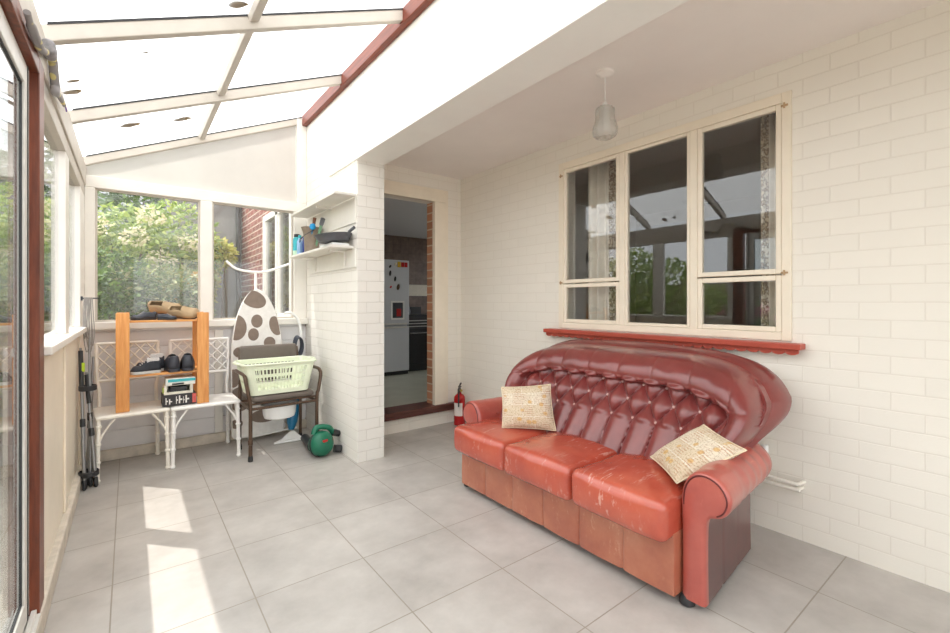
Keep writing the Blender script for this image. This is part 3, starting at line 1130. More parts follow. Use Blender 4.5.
def shell_pt(u, v, dx):
    s_ = 2 * u - 1
    y, z, zt_ = outline(s_, v)
    fl = -0.022 + 0.062 * max(0, min(1, v * 1.2)) * min(1, dx / 0.12)
    y += s_ * fl
    z = max(z, ZB0 + 0.03) + 0.006 * v
    return Vector((BX(z) + 0.055 + dx + 0.02 * (1 - abs(s_) ** 4), YK + y, z))


m = MB()
A = m.grid(lambda u, v: shell_pt(u, v, 0.0), 60, 20)
B_ = m.grid(lambda u, v: shell_pt(u, v, 0.05 + 0.115 * min(1, v * 1.3)), 60, 20)
ra = [A[i][0] for i in range(61)] + [A[60][j] for j in range(1, 21)] + [A[i][20] for i in range(59, -1, -1)] + [A[0][j] for j in range(19, 0, -1)]
rb = [B_[i][0] for i in range(61)] + [B_[60][j] for j in range(1, 21)] + [B_[i][20] for i in range(59, -1, -1)] + [B_[0][j] for j in range(19, 0, -1)]
n = len(ra)
mid = []
for va, vb in zip(ra, rb):
    c = (va.co + vb.co) / 2
    o = Vector((0, c.y - YK, (c.z - 0.62) * 1.3))
    o.normalize()
    mid.append(m.bm.verts.new(c + o * 0.026))
for i in range(n):
    j = (i + 1) % n
    m.bm.faces.new((ra[i], ra[j], mid[j], mid[i]))
    m.bm.faces.new((mid[i], mid[j], rb[j], rb[i]))
m.build('back_shell', M['backL'], sofa, angle=50)
for row in (1, 0, -1):
    for k in range(-6, 7):
        y = k * PITCH if row == 0 else (k + 0.5) * PITCH
        z = ROW0 + row * QZ / 2 - (0.008 if row == 1 else 0)
        if abs(y) > 0.64:
            continue
        x = BX(z)
        MB().lathe([(0.002, 0.006), (0.007, 0.005), (0.008, 0.0), (0.005, -0.004)], (x - 0.005, YK + y, z), 10, (-1, 0, 0.5)).build('button', M['button'], bk)
for x, y in ((1.815, 0.915), (1.815, 2.415), (2.36, 0.975), (2.36, 2.345)):
    MB().lathe([(0.022, 0.0), (0.030, 0.006), (0.031, 0.02), (0.026, 0.034), (0.02, 0.046)], (x, y, 0), 18).build('foot', M['black'], sofa)


# scatter cushions given by their four corners
def cushion(name, label, A, B, Cc, D, thick):
    A, B, Cc, D = map(Vector, (A, B, Cc, D))
    cen = (A + B + Cc + D) / 4
    t = thing(name, label, 'cushion', tuple(cen), group=None)
    nrm = (B - A).cross(D - A).normalized()
    m = MB()

    def f(u, v, sg):
        p = (A * (1 - u) + B * u) * (1 - v) + (D * (1 - u) + Cc * u) * v
        a, b_ = 2 * u - 1, 2 * v - 1
        # pinch the sides in between the corners
        pin = 0.05 * (1 - a * a) * b_ * abs(b_)
        pin2 = 0.05 * (1 - b_ * b_) * a * abs(a)
        p = p - (D - A) * pin * 0.5 - (B - A) * pin2 * 0.5
        th = thick * (max(0, (1 - a ** 4)) ** 0.75) * (max(0, (1 - b_ ** 4)) ** 0.75)
        th += 0.006 * noise.noise((u * 4, v * 4, sg)) * (1 - a ** 2) * (1 - b_ ** 2)
        return p + nrm * sg * (th / 2 + 0.0015)
    m.grid(lambda u, v: f(u, v, 1), 40, 40, uv=True)
    m.grid(lambda u, v: f(u, v, -1), 40, 40, uv=True)
    bmesh.ops.remove_doubles(m.bm, verts=m.bm.verts, dist=0.0032)
    m.build('cover', M['tapestry'], t, angle=180)
    rim = []
    for k in range(40):
        rim.append(f(k / 40, 0, 0))
    for k in range(40):
        rim.append(f(1, k / 40, 0))
    for k in range(40):
        rim.append(f(1 - k / 40, 1, 0))
    for k in range(40):
        rim.append(f(0, 1 - k / 40, 0))
    MB().tube(rim, 0.003, 6, closed=True).build('piping', plain(name + ' edge', sr(228, 212, 182), 0.9), t)


cushion('scatter_cushion', 'beige tapestry cushion standing upright on the seat beside the far arm', (1.835, 2.09, 0.462), (2.05, 1.84, 0.462), (2.13, 1.96, 0.718), (1.88, 2.15, 0.70), 0.10)
cushion('scatter_cushion', 'beige tapestry cushion tipped over the near rolled arm', (2.02, 1.20, 0.485), (1.825, 0.965, 0.478), (2.10, 0.80, 0.605), (2.14, 1.00, 0.665), 0.085)

# ================================================================== right-hand wall things
rad = thing('radiator', 'white panel radiator on the brick wall behind the sofa', 'radiator', (2.71, 1.6, 0.3))
m = MB()
m.grid(lambda u, v: Vector((2.675 + 0.0025 * (0.5 + 0.5 * math.cos((u * 36) * 2 * math.pi)) * (1 if 0.06 < v < 0.94 else 0), 0.985 + 1.25 * u, 0.34 + 0.57 * v)), 216, 10)
m.box(2.685, 2.74, 0.985, 2.235, 0.34, 0.91)
m.build('panel', M['whitemetal'], rad, angle=50)
MB().box(2.676, 2.745, 0.98, 2.24, 0.911, 0.918).build('top_grille', M['whitemetal'], rad, smooth=False, bevel=0.002)
MB().box(2.741, 2.7695, 1.2, 1.26, 0.4, 0.85).build('bracket', M['whitemetal'], rad, smooth=False)
MB().tube([(2.70, 0.984, 0.40), (2.70, 0.945, 0.40)], 0.012, 12).lathe([(0.014, -0.03), (0.019, -0.028), (0.019, -0.012), (0.014, -0.01), (0.014, 0.012), (0.018, 0.014), (0.018, 0.03), (0.012, 0.034)], (2.70, 0.94, 0.40), 16).build('valve', M['chrome'], rad)
MB().lathe([(0.016, 0), (0.019, 0.004), (0.018, 0.036), (0.015, 0.04)], (2.70, 0.94, 0.436), 16).build('valve_cap', M['whiteplastic'], rad)
MB().tube(smooth_path([(2.70, 0.94, 0.372), (2.70, 0.94, 0.33), (2.70, 0.925, 0.315), (2.70, 0.89, 0.312), (2.70, 0.80, 0.31), (2.705, 0.79, 0.31), (2.769, 0.782, 0.31)], 5), 0.009, 12).build('pipe', M['creammetal'], rad)
MB().tube(smooth_path([(2.715, 2.1, 0.275), (2.715, 1.2, 0.275), (2.715, 0.82, 0.278), (2.72, 0.80, 0.278), (2.769, 0.79, 0.278)], 5), 0.009, 12).build('pipe', M['creammetal'], rad)

lamp = thing('pendant_light', 'pressed glass pendant light hanging from the white ceiling by the window', 'ceiling light', (2.121, 1.538, 2.54))
lc = (2.121, 1.538)
MB().lathe([(0.001, -0.03), (0.018, -0.03), (0.03, -0.022), (0.048, -0.012), (0.05, 0), ], (*lc, 2.5395), 28).build('ceiling_rose', M['ceil'], lamp)
MB().tube([(*lc, 2.512), (*lc, 2.36)], 0.0028, 8).build('cord', M['whiteplastic'], lamp)
MB().lathe([(0.006, 2.372), (0.014, 2.362), (0.02, 2.345), (0.02, 2.31), (0.017, 2.30)], (*lc, 0), 18).build('bulb_holder', M['whiteplastic'], lamp)
MB().lathe([(0.012, 2.30), (0.014, 2.285), (0.026, 2.262), (0.027, 2.245), (0.016, 2.228), (0.001, 2.224)], (*lc, 0), 18).build('bulb', plain('pearl bulb', (0.9, 0.88, 0.85), 0.3), lamp)
m = MB()
prof = [(0.022, 2.345), (0.042, 2.338), (0.05, 2.325), (0.051, 2.29), (0.053, 2.265), (0.062, 2.24), (0.067, 2.215), (0.062, 2.185), (0.046, 2.172), (0.04, 2.171)]
m.lathe([(p.x, p.z) for p in smooth_path([(r_, 0, z) for r_, z in prof], 4)], (*lc, 0), 48, close=False)
for v in m.bm.verts:
    a = math.atan2(v.co.y - lc[1], v.co.x - lc[0])
    k = 1 + 0.03 * math.cos(a * 12)
    v.co.x = lc[0] + (v.co.x - lc[0]) * k
    v.co.y = lc[1] + (v.co.y - lc[1]) * k
m.build('lamp_shade', M['pressed'], lamp, angle=180, solid=0.003)

ex = thing('fire_extinguisher', 'small red fire extinguisher standing on the floor in the corner behind the sofa', 'fire extinguisher', (2.655, 3.68, 0))
ec = (2.655, 3.68)
MB().lathe([(0.05, 0), (0.056, 0.004), (0.057, 0.02), (0.057, 0.26), (0.053, 0.285), (0.04, 0.305), (0.022, 0.315), (0.02, 0.33)], (*ec, 0.0), 28).build('cylinder', M['extred'], ex)
lb = MB()
lb.grid(lambda u, v: Vector((ec[0] + 0.0576 * math.cos(R(165 + 100 * u)), ec[1] + 0.0576 * math.sin(R(165 + 100 * u)), 0.10 + 0.13 * v)), 18, 2)
lb.build('label', plain('paper label', sr(226, 216, 210), 0.5), ex)
MB().lathe([(0.018, 0.325), (0.02, 0.33), (0.02, 0.36), (0.012, 0.37)], (*ec, 0), 14).build('valve_head', M['black'], ex)
MB().bar((2.63, 3.66, 0.372), (2.70, 3.72, 0.378), 0.016, 0.006).bar((2.635, 3.665, 0.385), (2.70, 3.715, 0.415), 0.016, 0.006).build('squeeze_lever', M['black'], ex, smooth=False)
MB().tube(smooth_path([(2.64, 3.66, 0.36), (2.605, 3.62, 0.36), (2.595, 3.61, 0.33), (2.597, 3.615, 0.2)], 6), 0.007, 8).build('hose', M['black'], ex)
MB().tube([(2.655, 3.66, 0.35), (2.652, 3.64, 0.352)], 0.012, 14).build('pressure_gauge', plain('brass gauge', sr(190, 160, 80), 0.4, 0.4), ex)
# ================================================================== the corner by the end wall
# two white metal garden chairs with lattice backs
def garden_chair(name, label, x0, x1, mat, yf=4.02, yr=4.44, rz=0):
    """built about its own base; x0..x1 is the width between the front feet"""
    hw = (x1 - x0) / 2
    t = thing(name, label, 'chair', ((x0 + x1) / 2, (yf + yr) / 2, 0), rz, group='white garden chairs', world=False)
    hd = (yr - yf) / 2
    zs = 0.455
    r = 0.0135
    sm = MB()
    sm.soft(-hw - 0.012, hw + 0.012, -hd - 0.012, hd - 0.02, zs - 0.028, zs, 0.012, 10, (0, 0, 0.004))
    sm.build('seat', mat, t, angle=60)
    for sx in (-1, 1):
        # front leg: splayed a little, bamboo knuckles
        p0 = Vector((sx * (hw - 0.008), -hd + 0.012, zs - 0.02))
        p1 = Vector((sx * hw, -hd, 0.0))
        f = MB().tube([p0, p0.lerp(p1, 0.5), p1], r, 10)
        for k in (0.12, 0.4, 0.68, 0.97):
            c = p0.lerp(p1, k)
            f.lathe([(r, -0.01), (r + 0.005, -0.005), (r + 0.005, 0.005), (r, 0.01)], c, 10, (p1 - p0))
        lg = f.build('leg', mat, t)
        br = MB()
        for a, b_ in (((sx * (hw - 0.095), -hd + 0.008, zs - 0.03), (sx * (hw - 0.012), -hd + 0.006, zs - 0.17)), ((sx * (hw - 0.012), -hd + 0.10, zs - 0.03), (sx * (hw - 0.012), -hd + 0.006, zs - 0.17))):
            a, b_ = Vector(a), Vector(b_)
            mid = (a + b_) / 2 + Vector((0.014 * sx if a.y < -hd + 0.05 else 0, -0.01 if a.y > -hd + 0.05 else 0, -0.01))
            br.tube(smooth_path([a, mid, b_], 5), 0.007, 8)
        br.build('brace', mat, lg)
        q0 = Vector((sx * (hw - 0.02), hd - 0.03, zs - 0.01))
        q1 = Vector((sx * (hw - 0.012), hd + 0.012, 0.0))
        f = MB().tube([q0, q0.lerp(q1, 0.5), q1], r, 10)
        for k in (0.2, 0.6, 0.97):
            c = q0.lerp(q1, k)
            f.lathe([(r, -0.01), (r + 0.005, -0.005), (r + 0.005, 0.005), (r, 0.01)], c, 10, (q1 - q0))
        f.build('leg', mat, t)
        st = smooth_path([(sx * (hw - 0.025), hd - 0.03, zs - 0.01), (sx * (hw - 0.028), hd - 0.03, 0.56), (sx * (hw - 0.015), hd - 0.005, 0.66), (sx * (hw - 0.01), hd + 0.02, 0.93)], 5)
        f = MB().tube(st, r * 0.9, 10)
        f.build('back_post', mat, t)
    m = MB()
    yb = lambda z: hd - 0.005 + 0.025 * (z - 0.66) / 0.27
    for z in (0.645, 0.925):
        MB().tube([(-hw + 0.012, yb(z), z), (hw - 0.012, yb(z), z)], r * 0.9, 10).build('back_rail', mat, t)
    m = MB()
    W_ = 2 * hw - 0.03
    za, zb = 0.648, 0.922
    px_ = W_ / 5
    run = px_ * 3
    for k in range(-4, 7):
        for sg in (1, -1):
            pts = []
            for i in range(25):
                u = i / 24
                x = sg * (-W_ / 2 + k * px_ + run * u)
                if abs(x) <= W_ / 2 + 0.004:
                    z = za + (zb - za) * u
                    pts.append((x, yb(z) + 0.004 * sg, z))
            if len(pts) >= 3:
                m.tube(pts, 0.0062, 6)
    m.build('back_lattice', mat, t)
    return t


garden_chair('garden_chair', 'cream lattice back garden chair in the left corner with bamboo legs', -0.19, 0.215, M['creammetal'], rz=R(4.5))
garden_chair('garden_chair', 'white lattice back garden chair carrying the stacked boxes beside the ironing board', 0.258, 0.702, M['whitemetal'])

# pine shoe rack standing across the two chairs
RX0, RX1, RY0, RY1, RZ0, RZ1 = -0.075, 0.495, 4.04, 4.385, 0.460, 1.165
rack = thing('shoe_rack', 'small pine shoe rack standing across the seats of the two white chairs', 'shoe rack', ((RX0 + RX1) / 2, 4.2, RZ0))
for x0 in (RX0, RX1 - 0.078):
    for y0 in (RY0, RY1 - 0.022):
        MB().box(x0, x0 + 0.078, y0, y0 + 0.022, RZ0, RZ1).build('upright', M['pine'], rack, smooth=False, bevel=0.003)
for z in (1.095, 0.70):
    m = MB()
    for k in range(3):
        y = RY0 + 0.023 + k * 0.101
        m.box(RX0 + 0.012, RX1 - 0.012, y, y + 0.095, z, z + 0.016)
    m.build('shelf', M['pine_x'], rack, smooth=False, bevel=0.002)
    for x0 in (RX0 + 0.014, RX1 - 0.036):
        MB().box(x0, x0 + 0.022, RY0 + 0.0225, RY1 - 0.0225, z - 0.03, z - 0.0005).build('shelf_batten', M['pine_x'], rack, smooth=False, bevel=0.002)


def shoe(name, label, loc, rz, L, wd, ht, upper, sole, lining, low=0.55, open_from=0.0, laces=True, sole_h=0.022, group=None, tilt=0, rx=0, lin=0.35):
    t = thing(name, label, 'shoe', loc, rz, group, world=False)
    t.rotation_euler = (rx, tilt, rz)
    half = lambda u: wd / 2 * (0.80 + 0.28 * math.sin(max(0, u - 0.25) / 0.75 * math.pi * 0.95) - 0.10 * math.exp(-((u - 0.42) / 0.14) ** 2)) * (1 - max(0, (u - 0.86) / 0.14) ** 2 * 0.62) * (1 - max(0, (0.10 - u) / 0.10) ** 2 * 0.45)
    ss = lambda u: (lambda q_: q_ * q_ * (3 - 2 * q_))(min(1, max(0, (u - 0.34) / 0.42)))
    top = lambda u: ht * (1 - ss(u) * (1 - low)) * (1 - 0.55 * max(0, (u - 0.86) / 0.14) ** 2)
    m = MB()
    nu, nv = 30, 18

    def up(i, j):
        u = i / nu
        a = math.pi * j / nv
        h = top(u)
        y = half(u) * math.copysign(abs(math.cos(a)) ** 0.75, math.cos(a))
        z = sole_h + (h - sole_h) * math.sin(a) ** 0.8
        if u < 0.46 and abs(math.cos(a)) < 0.60:      # flat rim round the ankle opening
            z = min(z, sole_h + (h - sole_h) * 0.86)
        return m.bm.verts.new((L * (u - 0.5), y, z))
    V = [[up(i, j) for j in range(nv + 1)] for i in range(nu + 1)]
    for i in range(nu):
        for j in range(nv):
            u = (i + 0.5) / nu
            if 0.06 < u < 0.46 and 5 <= j < nv - 5:
                continue
            m.bm.faces.new((V[i][j], V[i + 1][j], V[i + 1][j + 1], V[i][j + 1]))
    m.bm.faces.new([V[0][j] for j in range(nv + 1)])
    m.bm.faces.new([V[nu][j] for j in range(nv + 1)])
    m.build('upper', upper, t, angle=70, solid=0.005)
    m = MB()
    pts = []
    for i in range(nu + 1):
        pts.append((L * (i / nu - 0.5) * 1.03, half(i / nu) * 1.06))
    pts += [(x, -y) for x, y in reversed(pts)]
    m.prism(pts, lambda x, y: (x, y, 0), lambda x, y: (x, y, sole_h))
    m.build('sole', sole, t, bevel=0.004)
    m = MB()
    m.prism([(L * (0.05 - 0.5) + L * 0.42 * i / 10, half(0.05 + 0.42 * i / 10) * 0.72) for i in range(11)] + [(L * (0.05 - 0.5) + L * 0.42 * i / 10, -half(0.05 + 0.42 * i / 10) * 0.72) for i in range(10, -1, -1)],
            lambda x, y: (x, y, sole_h + 0.002), lambda x, y: (x, y, sole_h + (ht - sole_h) * lin))
    m.build('lining', lining, t)
    if laces:
        m = MB()
        for k in range(4):
            u = 0.48 + k * 0.065
            w_ = half(u) * 0.45
            z = sole_h + (top(u) - sole_h) * 0.99 + 0.004
            m.tube([(L * (u - 0.5), -w_, z - 0.006), (L * (u - 0.5) + 0.004, 0, z + 0.001), (L * (u - 0.5), w_, z - 0.006)], 0.0028, 6)
        m.build('laces', lining, t)
    return t


TOPZ, MIDZ = 1.1115, 0.7165
shoe('slipper', 'tan suede slipper on the top shelf, nearer the right upright', (0.352, 4.15, TOPZ + 0.026), R(-30), 0.20, 0.092, 0.092, M['tan'], M['tanlin'], M['tanlin'], low=0.62, laces=False, sole_h=0.014, group='tan slippers on the rack', rx=R(36), lin=0.15)
shoe('slipper', 'tan suede slipper propped higher behind the dark shoes on the top shelf', (0.235, 4.262, TOPZ + 0.062), R(-26), 0.21, 0.094, 0.094, M['tan'], M['tanlin'], M['tanlin'], low=0.62, laces=False, sole_h=0.016, group='tan slippers on the rack', rx=R(38), lin=0.15)
shoe('strapped_shoe', 'dark leather shoe lying at the left end of the top shelf', (0.085, 4.13, TOPZ), R(190), 0.15, 0.08, 0.066, M['shoedark'], M['black'], M['steel'], sole_h=0.014, group='dark shoes on the top shelf')
shoe('strapped_shoe', 'dark leather shoe in the middle of the top shelf in front of the raised slipper', (0.228, 4.09, TOPZ), R(-8), 0.12, 0.07, 0.048, M['shoedark'], M['black'], M['steel'], sole_h=0.014, group='dark shoes on the top shelf')
shoe('trainer', 'black trainer with pale fleece lining on the lower shelf, nearer the left upright', (0.098, 4.10, MIDZ), R(186), 0.178, 0.082, 0.105, M['shoeblack'], M['sole'], M['fleece'], group='black trainers on the lower shelf', lin=1.06)
shoe('trainer', 'black trainer with pale fleece lining behind its twin on the lower shelf', (0.125, 4.20, MIDZ), R(176), 0.178, 0.082, 0.125, M['shoeblack'], M['sole'], M['fleece'], group='black trainers on the lower shelf', lin=1.08)
shoe('ankle_boot', 'dark lace up boot with its heel out on the lower shelf, left of the pair', (0.262, 4.155, MIDZ), R(95), 0.22, 0.09, 0.135, M['shoedark'], M['shoedark'], M['steel'], low=0.7, group='dark boots on the lower shelf')
shoe('ankle_boot', 'dark lace up boot with its heel out on the lower shelf, beside the right upright', (0.363, 4.155, MIDZ), R(86), 0.22, 0.09, 0.135, M['shoedark'], M['shoedark'], M['steel'], low=0.7, group='dark boots on the lower shelf')

# three boxes stacked on the second chair under the rack
bx = thing('carton', 'dark box with white lettering at the bottom of the stack on the chair', 'box', (0.34, 4.15, 0.4595), group='boxes under the shoe rack')
MB().box(0.1960, 0.4110, 4.055, 4.23, 0.4615, 0.545).build('box_body', plain('dark box card', sr(52, 48, 50), 0.5), bx, smooth=False, bevel=0.003)
m = MB()
for x, w_, h in ((0.235, 0.014, 0.05), (0.256, 0.02, 0.04), (0.30, 0.012, 0.055), (0.318, 0.022, 0.06), (0.346, 0.008, 0.05), (0.36, 0.024, 0.058)):
    m.box(x - 0.019, x - 0.019 + w_ * 0.4, 4.0535, 4.0549, 0.475, 0.475 + h)
    m.box(x - 0.019 + w_ * 0.4, x - 0.019 + w_, 4.0535, 4.0549, 0.475 + h * 0.4, 0.475 + h * 0.6)
m.build('printed_panel', plain('white print', sr(225, 222, 216), 0.5), bx, smooth=False)
MB().box(0.3860, 0.4105, 4.0535, 4.0549, 0.472, 0.54).build('corner_print', plain('red and white print', sr(200, 90, 84), 0.5), bx, smooth=False)
bx = thing('carton', 'cream open fronted box in the middle of the stack on the chair', 'box', (0.34, 4.15, 0.546), group='boxes under the shoe rack')
m = MB().box(0.2060, 0.3910, 4.06, 4.075, 0.5465, 0.565).box(0.2060, 0.2260, 4.06, 4.22, 0.565, 0.612).box(0.3710, 0.3910, 4.06, 4.22, 0.565, 0.612).box(0.2060, 0.3910, 4.075, 4.22, 0.5465, 0.56).box(0.2260, 0.3710, 4.20, 4.22, 0.56, 0.612)
m.build('tray', plain('cream card', sr(226, 222, 206), 0.6), bx, smooth=False, bevel=0.002)
MB().box(0.2430, 0.3530, 4.085, 4.195, 0.5605, 0.598).build('contents', M['black'], bx, smooth=False, bevel=0.003)
MB().box(0.1980, 0.2055, 4.07, 4.1, 0.56, 0.60).build('tab', plain('lime tab', sr(170, 190, 60), 0.5), bx, smooth=False)
bx = thing('carton', 'white and turquoise box at the top of the stack just under the boots', 'box', (0.34, 4.15, 0.613), group='boxes under the shoe rack')
MB().box(0.2160, 0.4060, 4.06, 4.22, 0.613, 0.667).build('box_body', plain('off white box', sr(226, 226, 216), 0.5), bx, smooth=False, bevel=0.003)
MB().box(0.2310, 0.4070, 4.0585, 4.0599, 0.640, 0.660).build('label_stripe', M['cyan'], bx, smooth=False)
MB().box(0.2560, 0.3310, 4.0585, 4.0599, 0.617, 0.630).build('dark_slot', M['black'], bx, smooth=False)

# poles and flex in the far left corner
for i, (xa, ya, za, xb, yb, zb, mat, lab) in enumerate((
        (-0.232, 3.90, 0.0, -0.262, 4.06, 0.93, 'steel', 'slim telescopic pole leaning in the corner, lime tag near its top'),
        (-0.205, 3.955, 0.0, -0.218, 4.10, 1.00, 'steel', 'slim grey telescopic pole leaning in the corner, longest of the four'),
        (-0.175, 3.93, 0.0, -0.232, 4.07, 0.76, 'steel', 'grey telescopic pole with a black grip, shortest of the four in the corner'),
        (-0.225, 4.0, 0.0, -0.198, 4.13, 0.86, 'steel', 'grey telescopic pole leaning in the corner close to the chair leg'))):
    t = thing('telescopic_pole', lab, 'pole', (xa, ya, za), group='poles in the left corner')
    a, b_ = Vector((xa, ya, za + 0.012)), Vector((xb, yb, zb))
    pt = lambda k: a.lerp(b_, k)
    MB().tube([pt(0.03), pt(0.45)], 0.011, 12).tube([pt(0.45), pt(0.75)], 0.009, 12).tube([pt(0.75), pt(1)], 0.007, 12).build('shaft', M[mat], t)
    MB().tube([pt(0.72), pt(0.98)], 0.013, 12).build('grip', M['black'], t) if i in (0, 2) else None
    MB().lathe([(0.011, 0), (0.015, 0.004), (0.015, 0.05), (0.011, 0.055)], pt(0.43), 12, b_ - a).build('clamp', M['black'], t)
    MB().lathe([(0.006, -0.01), (0.013, 0.0), (0.014, 0.05), (0.011, 0.055)], a, 12, b_ - a).build('foot', M['black'], t)
    if i == 0:
        MB().obox(pt(0.86) + Vector((0.012, -0.012, 0)), (0.008, 0, 0), (0, 0.004, 0), (0, 0, 0.03)).build('tag', plain('lime tag', sr(190, 215, 40), 0.5), t, smooth=False)
for k, (z, w_) in enumerate(((0.66, 0.045), (0.10, 0.05))):
    o = MB().lathe([(w_, -0.018), (w_ + 0.004, -0.014), (w_ + 0.004, 0.014), (w_, 0.018)], (-0.222 + 0.01 * k, 4.02 - 0.08 * k, z), 20, close=False).build('strap', M['black'], None)
    tag(o, 'black strap bundling the poles together ' + ('near their middle' if k == 0 else 'near the floor'), 'strap', 'straps round the poles')
hk = thing('hook_rail', 'little dark peg on the corner post from which the flex hangs', 'hook', (-0.235, 4.18, 1.27))
MB().tube([(-0.275, 4.20, 1.27), (-0.18, 4.20, 1.272)], 0.005, 8).build('peg', M['darkcord'], hk)
MB().box(-0.269, -0.259, 4.185, 4.215, 1.255, 1.285).build('plate', M['darkcord'], hk, smooth=False)
m = MB()
random.seed(4)
for k in range(8):
    x0 = -0.25 + 0.0055 * k
    dpt = random.uniform(0.26, 0.40)
    sw = random.uniform(0.006, 0.026)
    y = 4.195 + random.uniform(-0.03, 0.0)
    m.tube(smooth_path([(x0, y, 1.278), (x0 - sw * 0.5, y - 0.01, 1.15), (x0 - sw * 0.6, y - 0.015, 1.30 - dpt * 0.8), (x0 + 0.005, y - 0.02, 1.278 - dpt), (x0 + sw * 0.8, y - 0.015, 1.30 - dpt * 0.8), (x0 + sw * 0.5, y - 0.01, 1.15), (x0 + 0.004, y, 1.277)], 5), 0.0028, 6)
tag(m.build('hanging_flex', M['cord']), 'looped bundle of grey flex hanging from the peg in the corner', 'cable')

# ironing board leaning upright against the end wall
ib = thing('ironing_board', 'ironing board with big taupe dots leaning upright against the end wall', 'ironing board', (0.915, 4.42, 0))
bo = Vector((0.925, 4.395, 0.04))
by = Vector((0.0, 0.075, 1.33))          # from tail to nose
ub = by.normalized()
nb = Vector((0, -ub.z, ub.y))            # towards the room
Lb = by.length
hwid = lambda v: 0.218 * (1 - max(0, (v - 0.42) / 0.58) ** 2.6) ** 0.6 if v < 1 else 0.0
hw2 = lambda v: hwid(v) * (1 if v > 0.02 else (0.9 + 5 * v))


def board_outline(n=40, k=1.0):
    pts = [(-hw2(i / n) * k, i / n) for i in range(n + 1)]
    return pts + [(x * -1, v) for x, v in reversed(pts[:-1])]


P3 = lambda x, v, d: bo + Vector((x, 0, 0)) + ub * (Lb * v) + nb * d
m = MB()
m.prism(board_outline(), lambda x, v: P3(x, v, 0.0), lambda x, v: P3(x, v, 0.028))
cv = m.build('padded_cover', M['ironcover'], ib, bevel=0.008)
for (x, v, rx, rv, an) in ((-0.03, 0.925, 0.115, 0.06, -30), (-0.005, 0.775, 0.048, 0.045, 0), (-0.175, 0.735, 0.085, 0.085, 0), (0.155, 0.74, 0.055, 0.07, 20), (-0.035, 0.685, 0.045, 0.042, 0), (0.10, 0.625, 0.05, 0.04, 0), (-0.145, 0.57, 0.055, 0.036, 0), (-0.20, 0.40, 0.05, 0.06, 0), (-0.15, 0.26, 0.09, 0.08, 0), (0.05, 0.13, 0.12, 0.045, 0), (-0.18, 0.10, 0.05, 0.03, 0), (0.17, 0.42, 0.05, 0.05, 0)):
    pts = []
    for k in range(36):
        a = 2 * math.pi * k / 36
        px, pv = rx * math.cos(a), rv * math.sin(a)
        ca, sa = math.cos(R(an)), math.sin(R(an))
        qx, qv = x + px * ca - pv * sa * 1.33 * 0.75, v + pv * ca + px * sa * 0.6
        lim = hw2(min(max(qv, 0.0), 0.995)) * 0.965
        pts.append((max(-lim, min(lim, qx)), min(max(qv, 0.008), 0.985)))
    m = MB()
    m.prism(pts, lambda x_, v_: P3(x_, v_, 0.0275), lambda x_, v_: P3(x_, v_, 0.0292))
    m.build('dot', M['dot'], cv, smooth=False)
m = MB()
m.tube(smooth_path([P3(-0.24, 1.185, -0.03), P3(-0.16, 1.135, -0.03), P3(-0.04, 1.118, -0.03), P3(0.10, 1.125, -0.03), P3(0.30, 1.185, -0.03)], 6), 0.011, 12)
m.build('foot_bar', M['whitemetal'], ib)
MB().tube([P3(0.0, 1.125, -0.03), P3(0.0, 0.15, -0.03)], 0.012, 12).build('leg', M['whitemetal'], ib)
MB().tube(smooth_path([P3(-0.16, 0.32, -0.022), P3(-0.19, 0.08, -0.03), P3(-0.17, 0.012, -0.035), P3(0.0, 0.0, -0.035), P3(0.20, 0.012, -0.035), P3(0.23, 0.07, -0.03), P3(0.15, 0.32, -0.022)], 6), 0.010, 12).build('leg', M['whitemetal'], ib)
MB().tube([P3(-0.09, 0.0, 0.04), P3(-0.02, 0.005, 0.05), P3(0.32, 0.02, 0.06)], 0.008, 10).build('lever', M['whitemetal'], ib)
# brown commode chair, the basket on it, the pan under it
ch = thing('commode_chair', 'brown metal framed chair with padded vinyl seat, laundry basket on it', 'chair', (1.0, 4.02, 0), R(3), world=False)
hw, hd = 0.262, 0.185
for sx in (-1, 1):
    m = MB()
    foot = Vector((sx * hw, -hd, 0.0))
    pts = [foot, (sx * hw, -hd, 0.42), (sx * (hw + 0.012), -hd - 0.005, 0.50), (sx * (hw + 0.032), -hd + 0.0, 0.62), (sx * (hw + 0.034), -hd + 0.02, 0.655), (sx * (hw + 0.032), -hd + 0.08, 0.672), (sx * (hw + 0.025), hd - 0.02, 0.672)]
    m.tube(smooth_path(pts, 6), 0.0145, 12)
    lg = m.build('leg', M['browntube'], ch)
    MB().lathe([(0.016, 0.0), (0.019, 0.004), (0.018, 0.03), (0.0155, 0.045)], foot, 14).build('ferrule', M['black'], lg)
    MB().lathe([(0.015, 0.13), (0.018, 0.132), (0.018, 0.165), (0.015, 0.168)], foot, 14).build('collar', M['browntube'], lg)
    m = MB()
    foot = Vector((sx * (hw - 0.01), hd, 0.0))
    m.tube(smooth_path([foot, (sx * (hw - 0.01), hd, 0.42), (sx * (hw - 0.02), hd + 0.02, 0.62), (sx * (hw - 0.03), hd + 0.05, 0.84)], 6), 0.0135, 12)
    lg = m.build('leg', M['browntube'], ch)
    MB().lathe([(0.015, 0.0), (0.018, 0.004), (0.017, 0.03), (0.0145, 0.045)], foot, 14).build('ferrule', M['black'], lg)
m = MB()
m.tube([(-hw, -hd, 0.405), (hw, -hd, 0.405)], 0.011, 10).tube([(-hw, -hd + 0.02, 0.44), (hw, -hd + 0.02, 0.44)], 0.009, 10)
m.tube([(-hw, -hd, 0.405), (-hw + 0.01, hd, 0.405)], 0.011, 10).tube([(hw, -hd, 0.405), (hw - 0.01, hd, 0.405)], 0.011, 10).tube([(-hw + 0.01, hd, 0.405), (hw - 0.01, hd, 0.405)], 0.011, 10)
m.build('seat_frame', M['browntube'], ch)
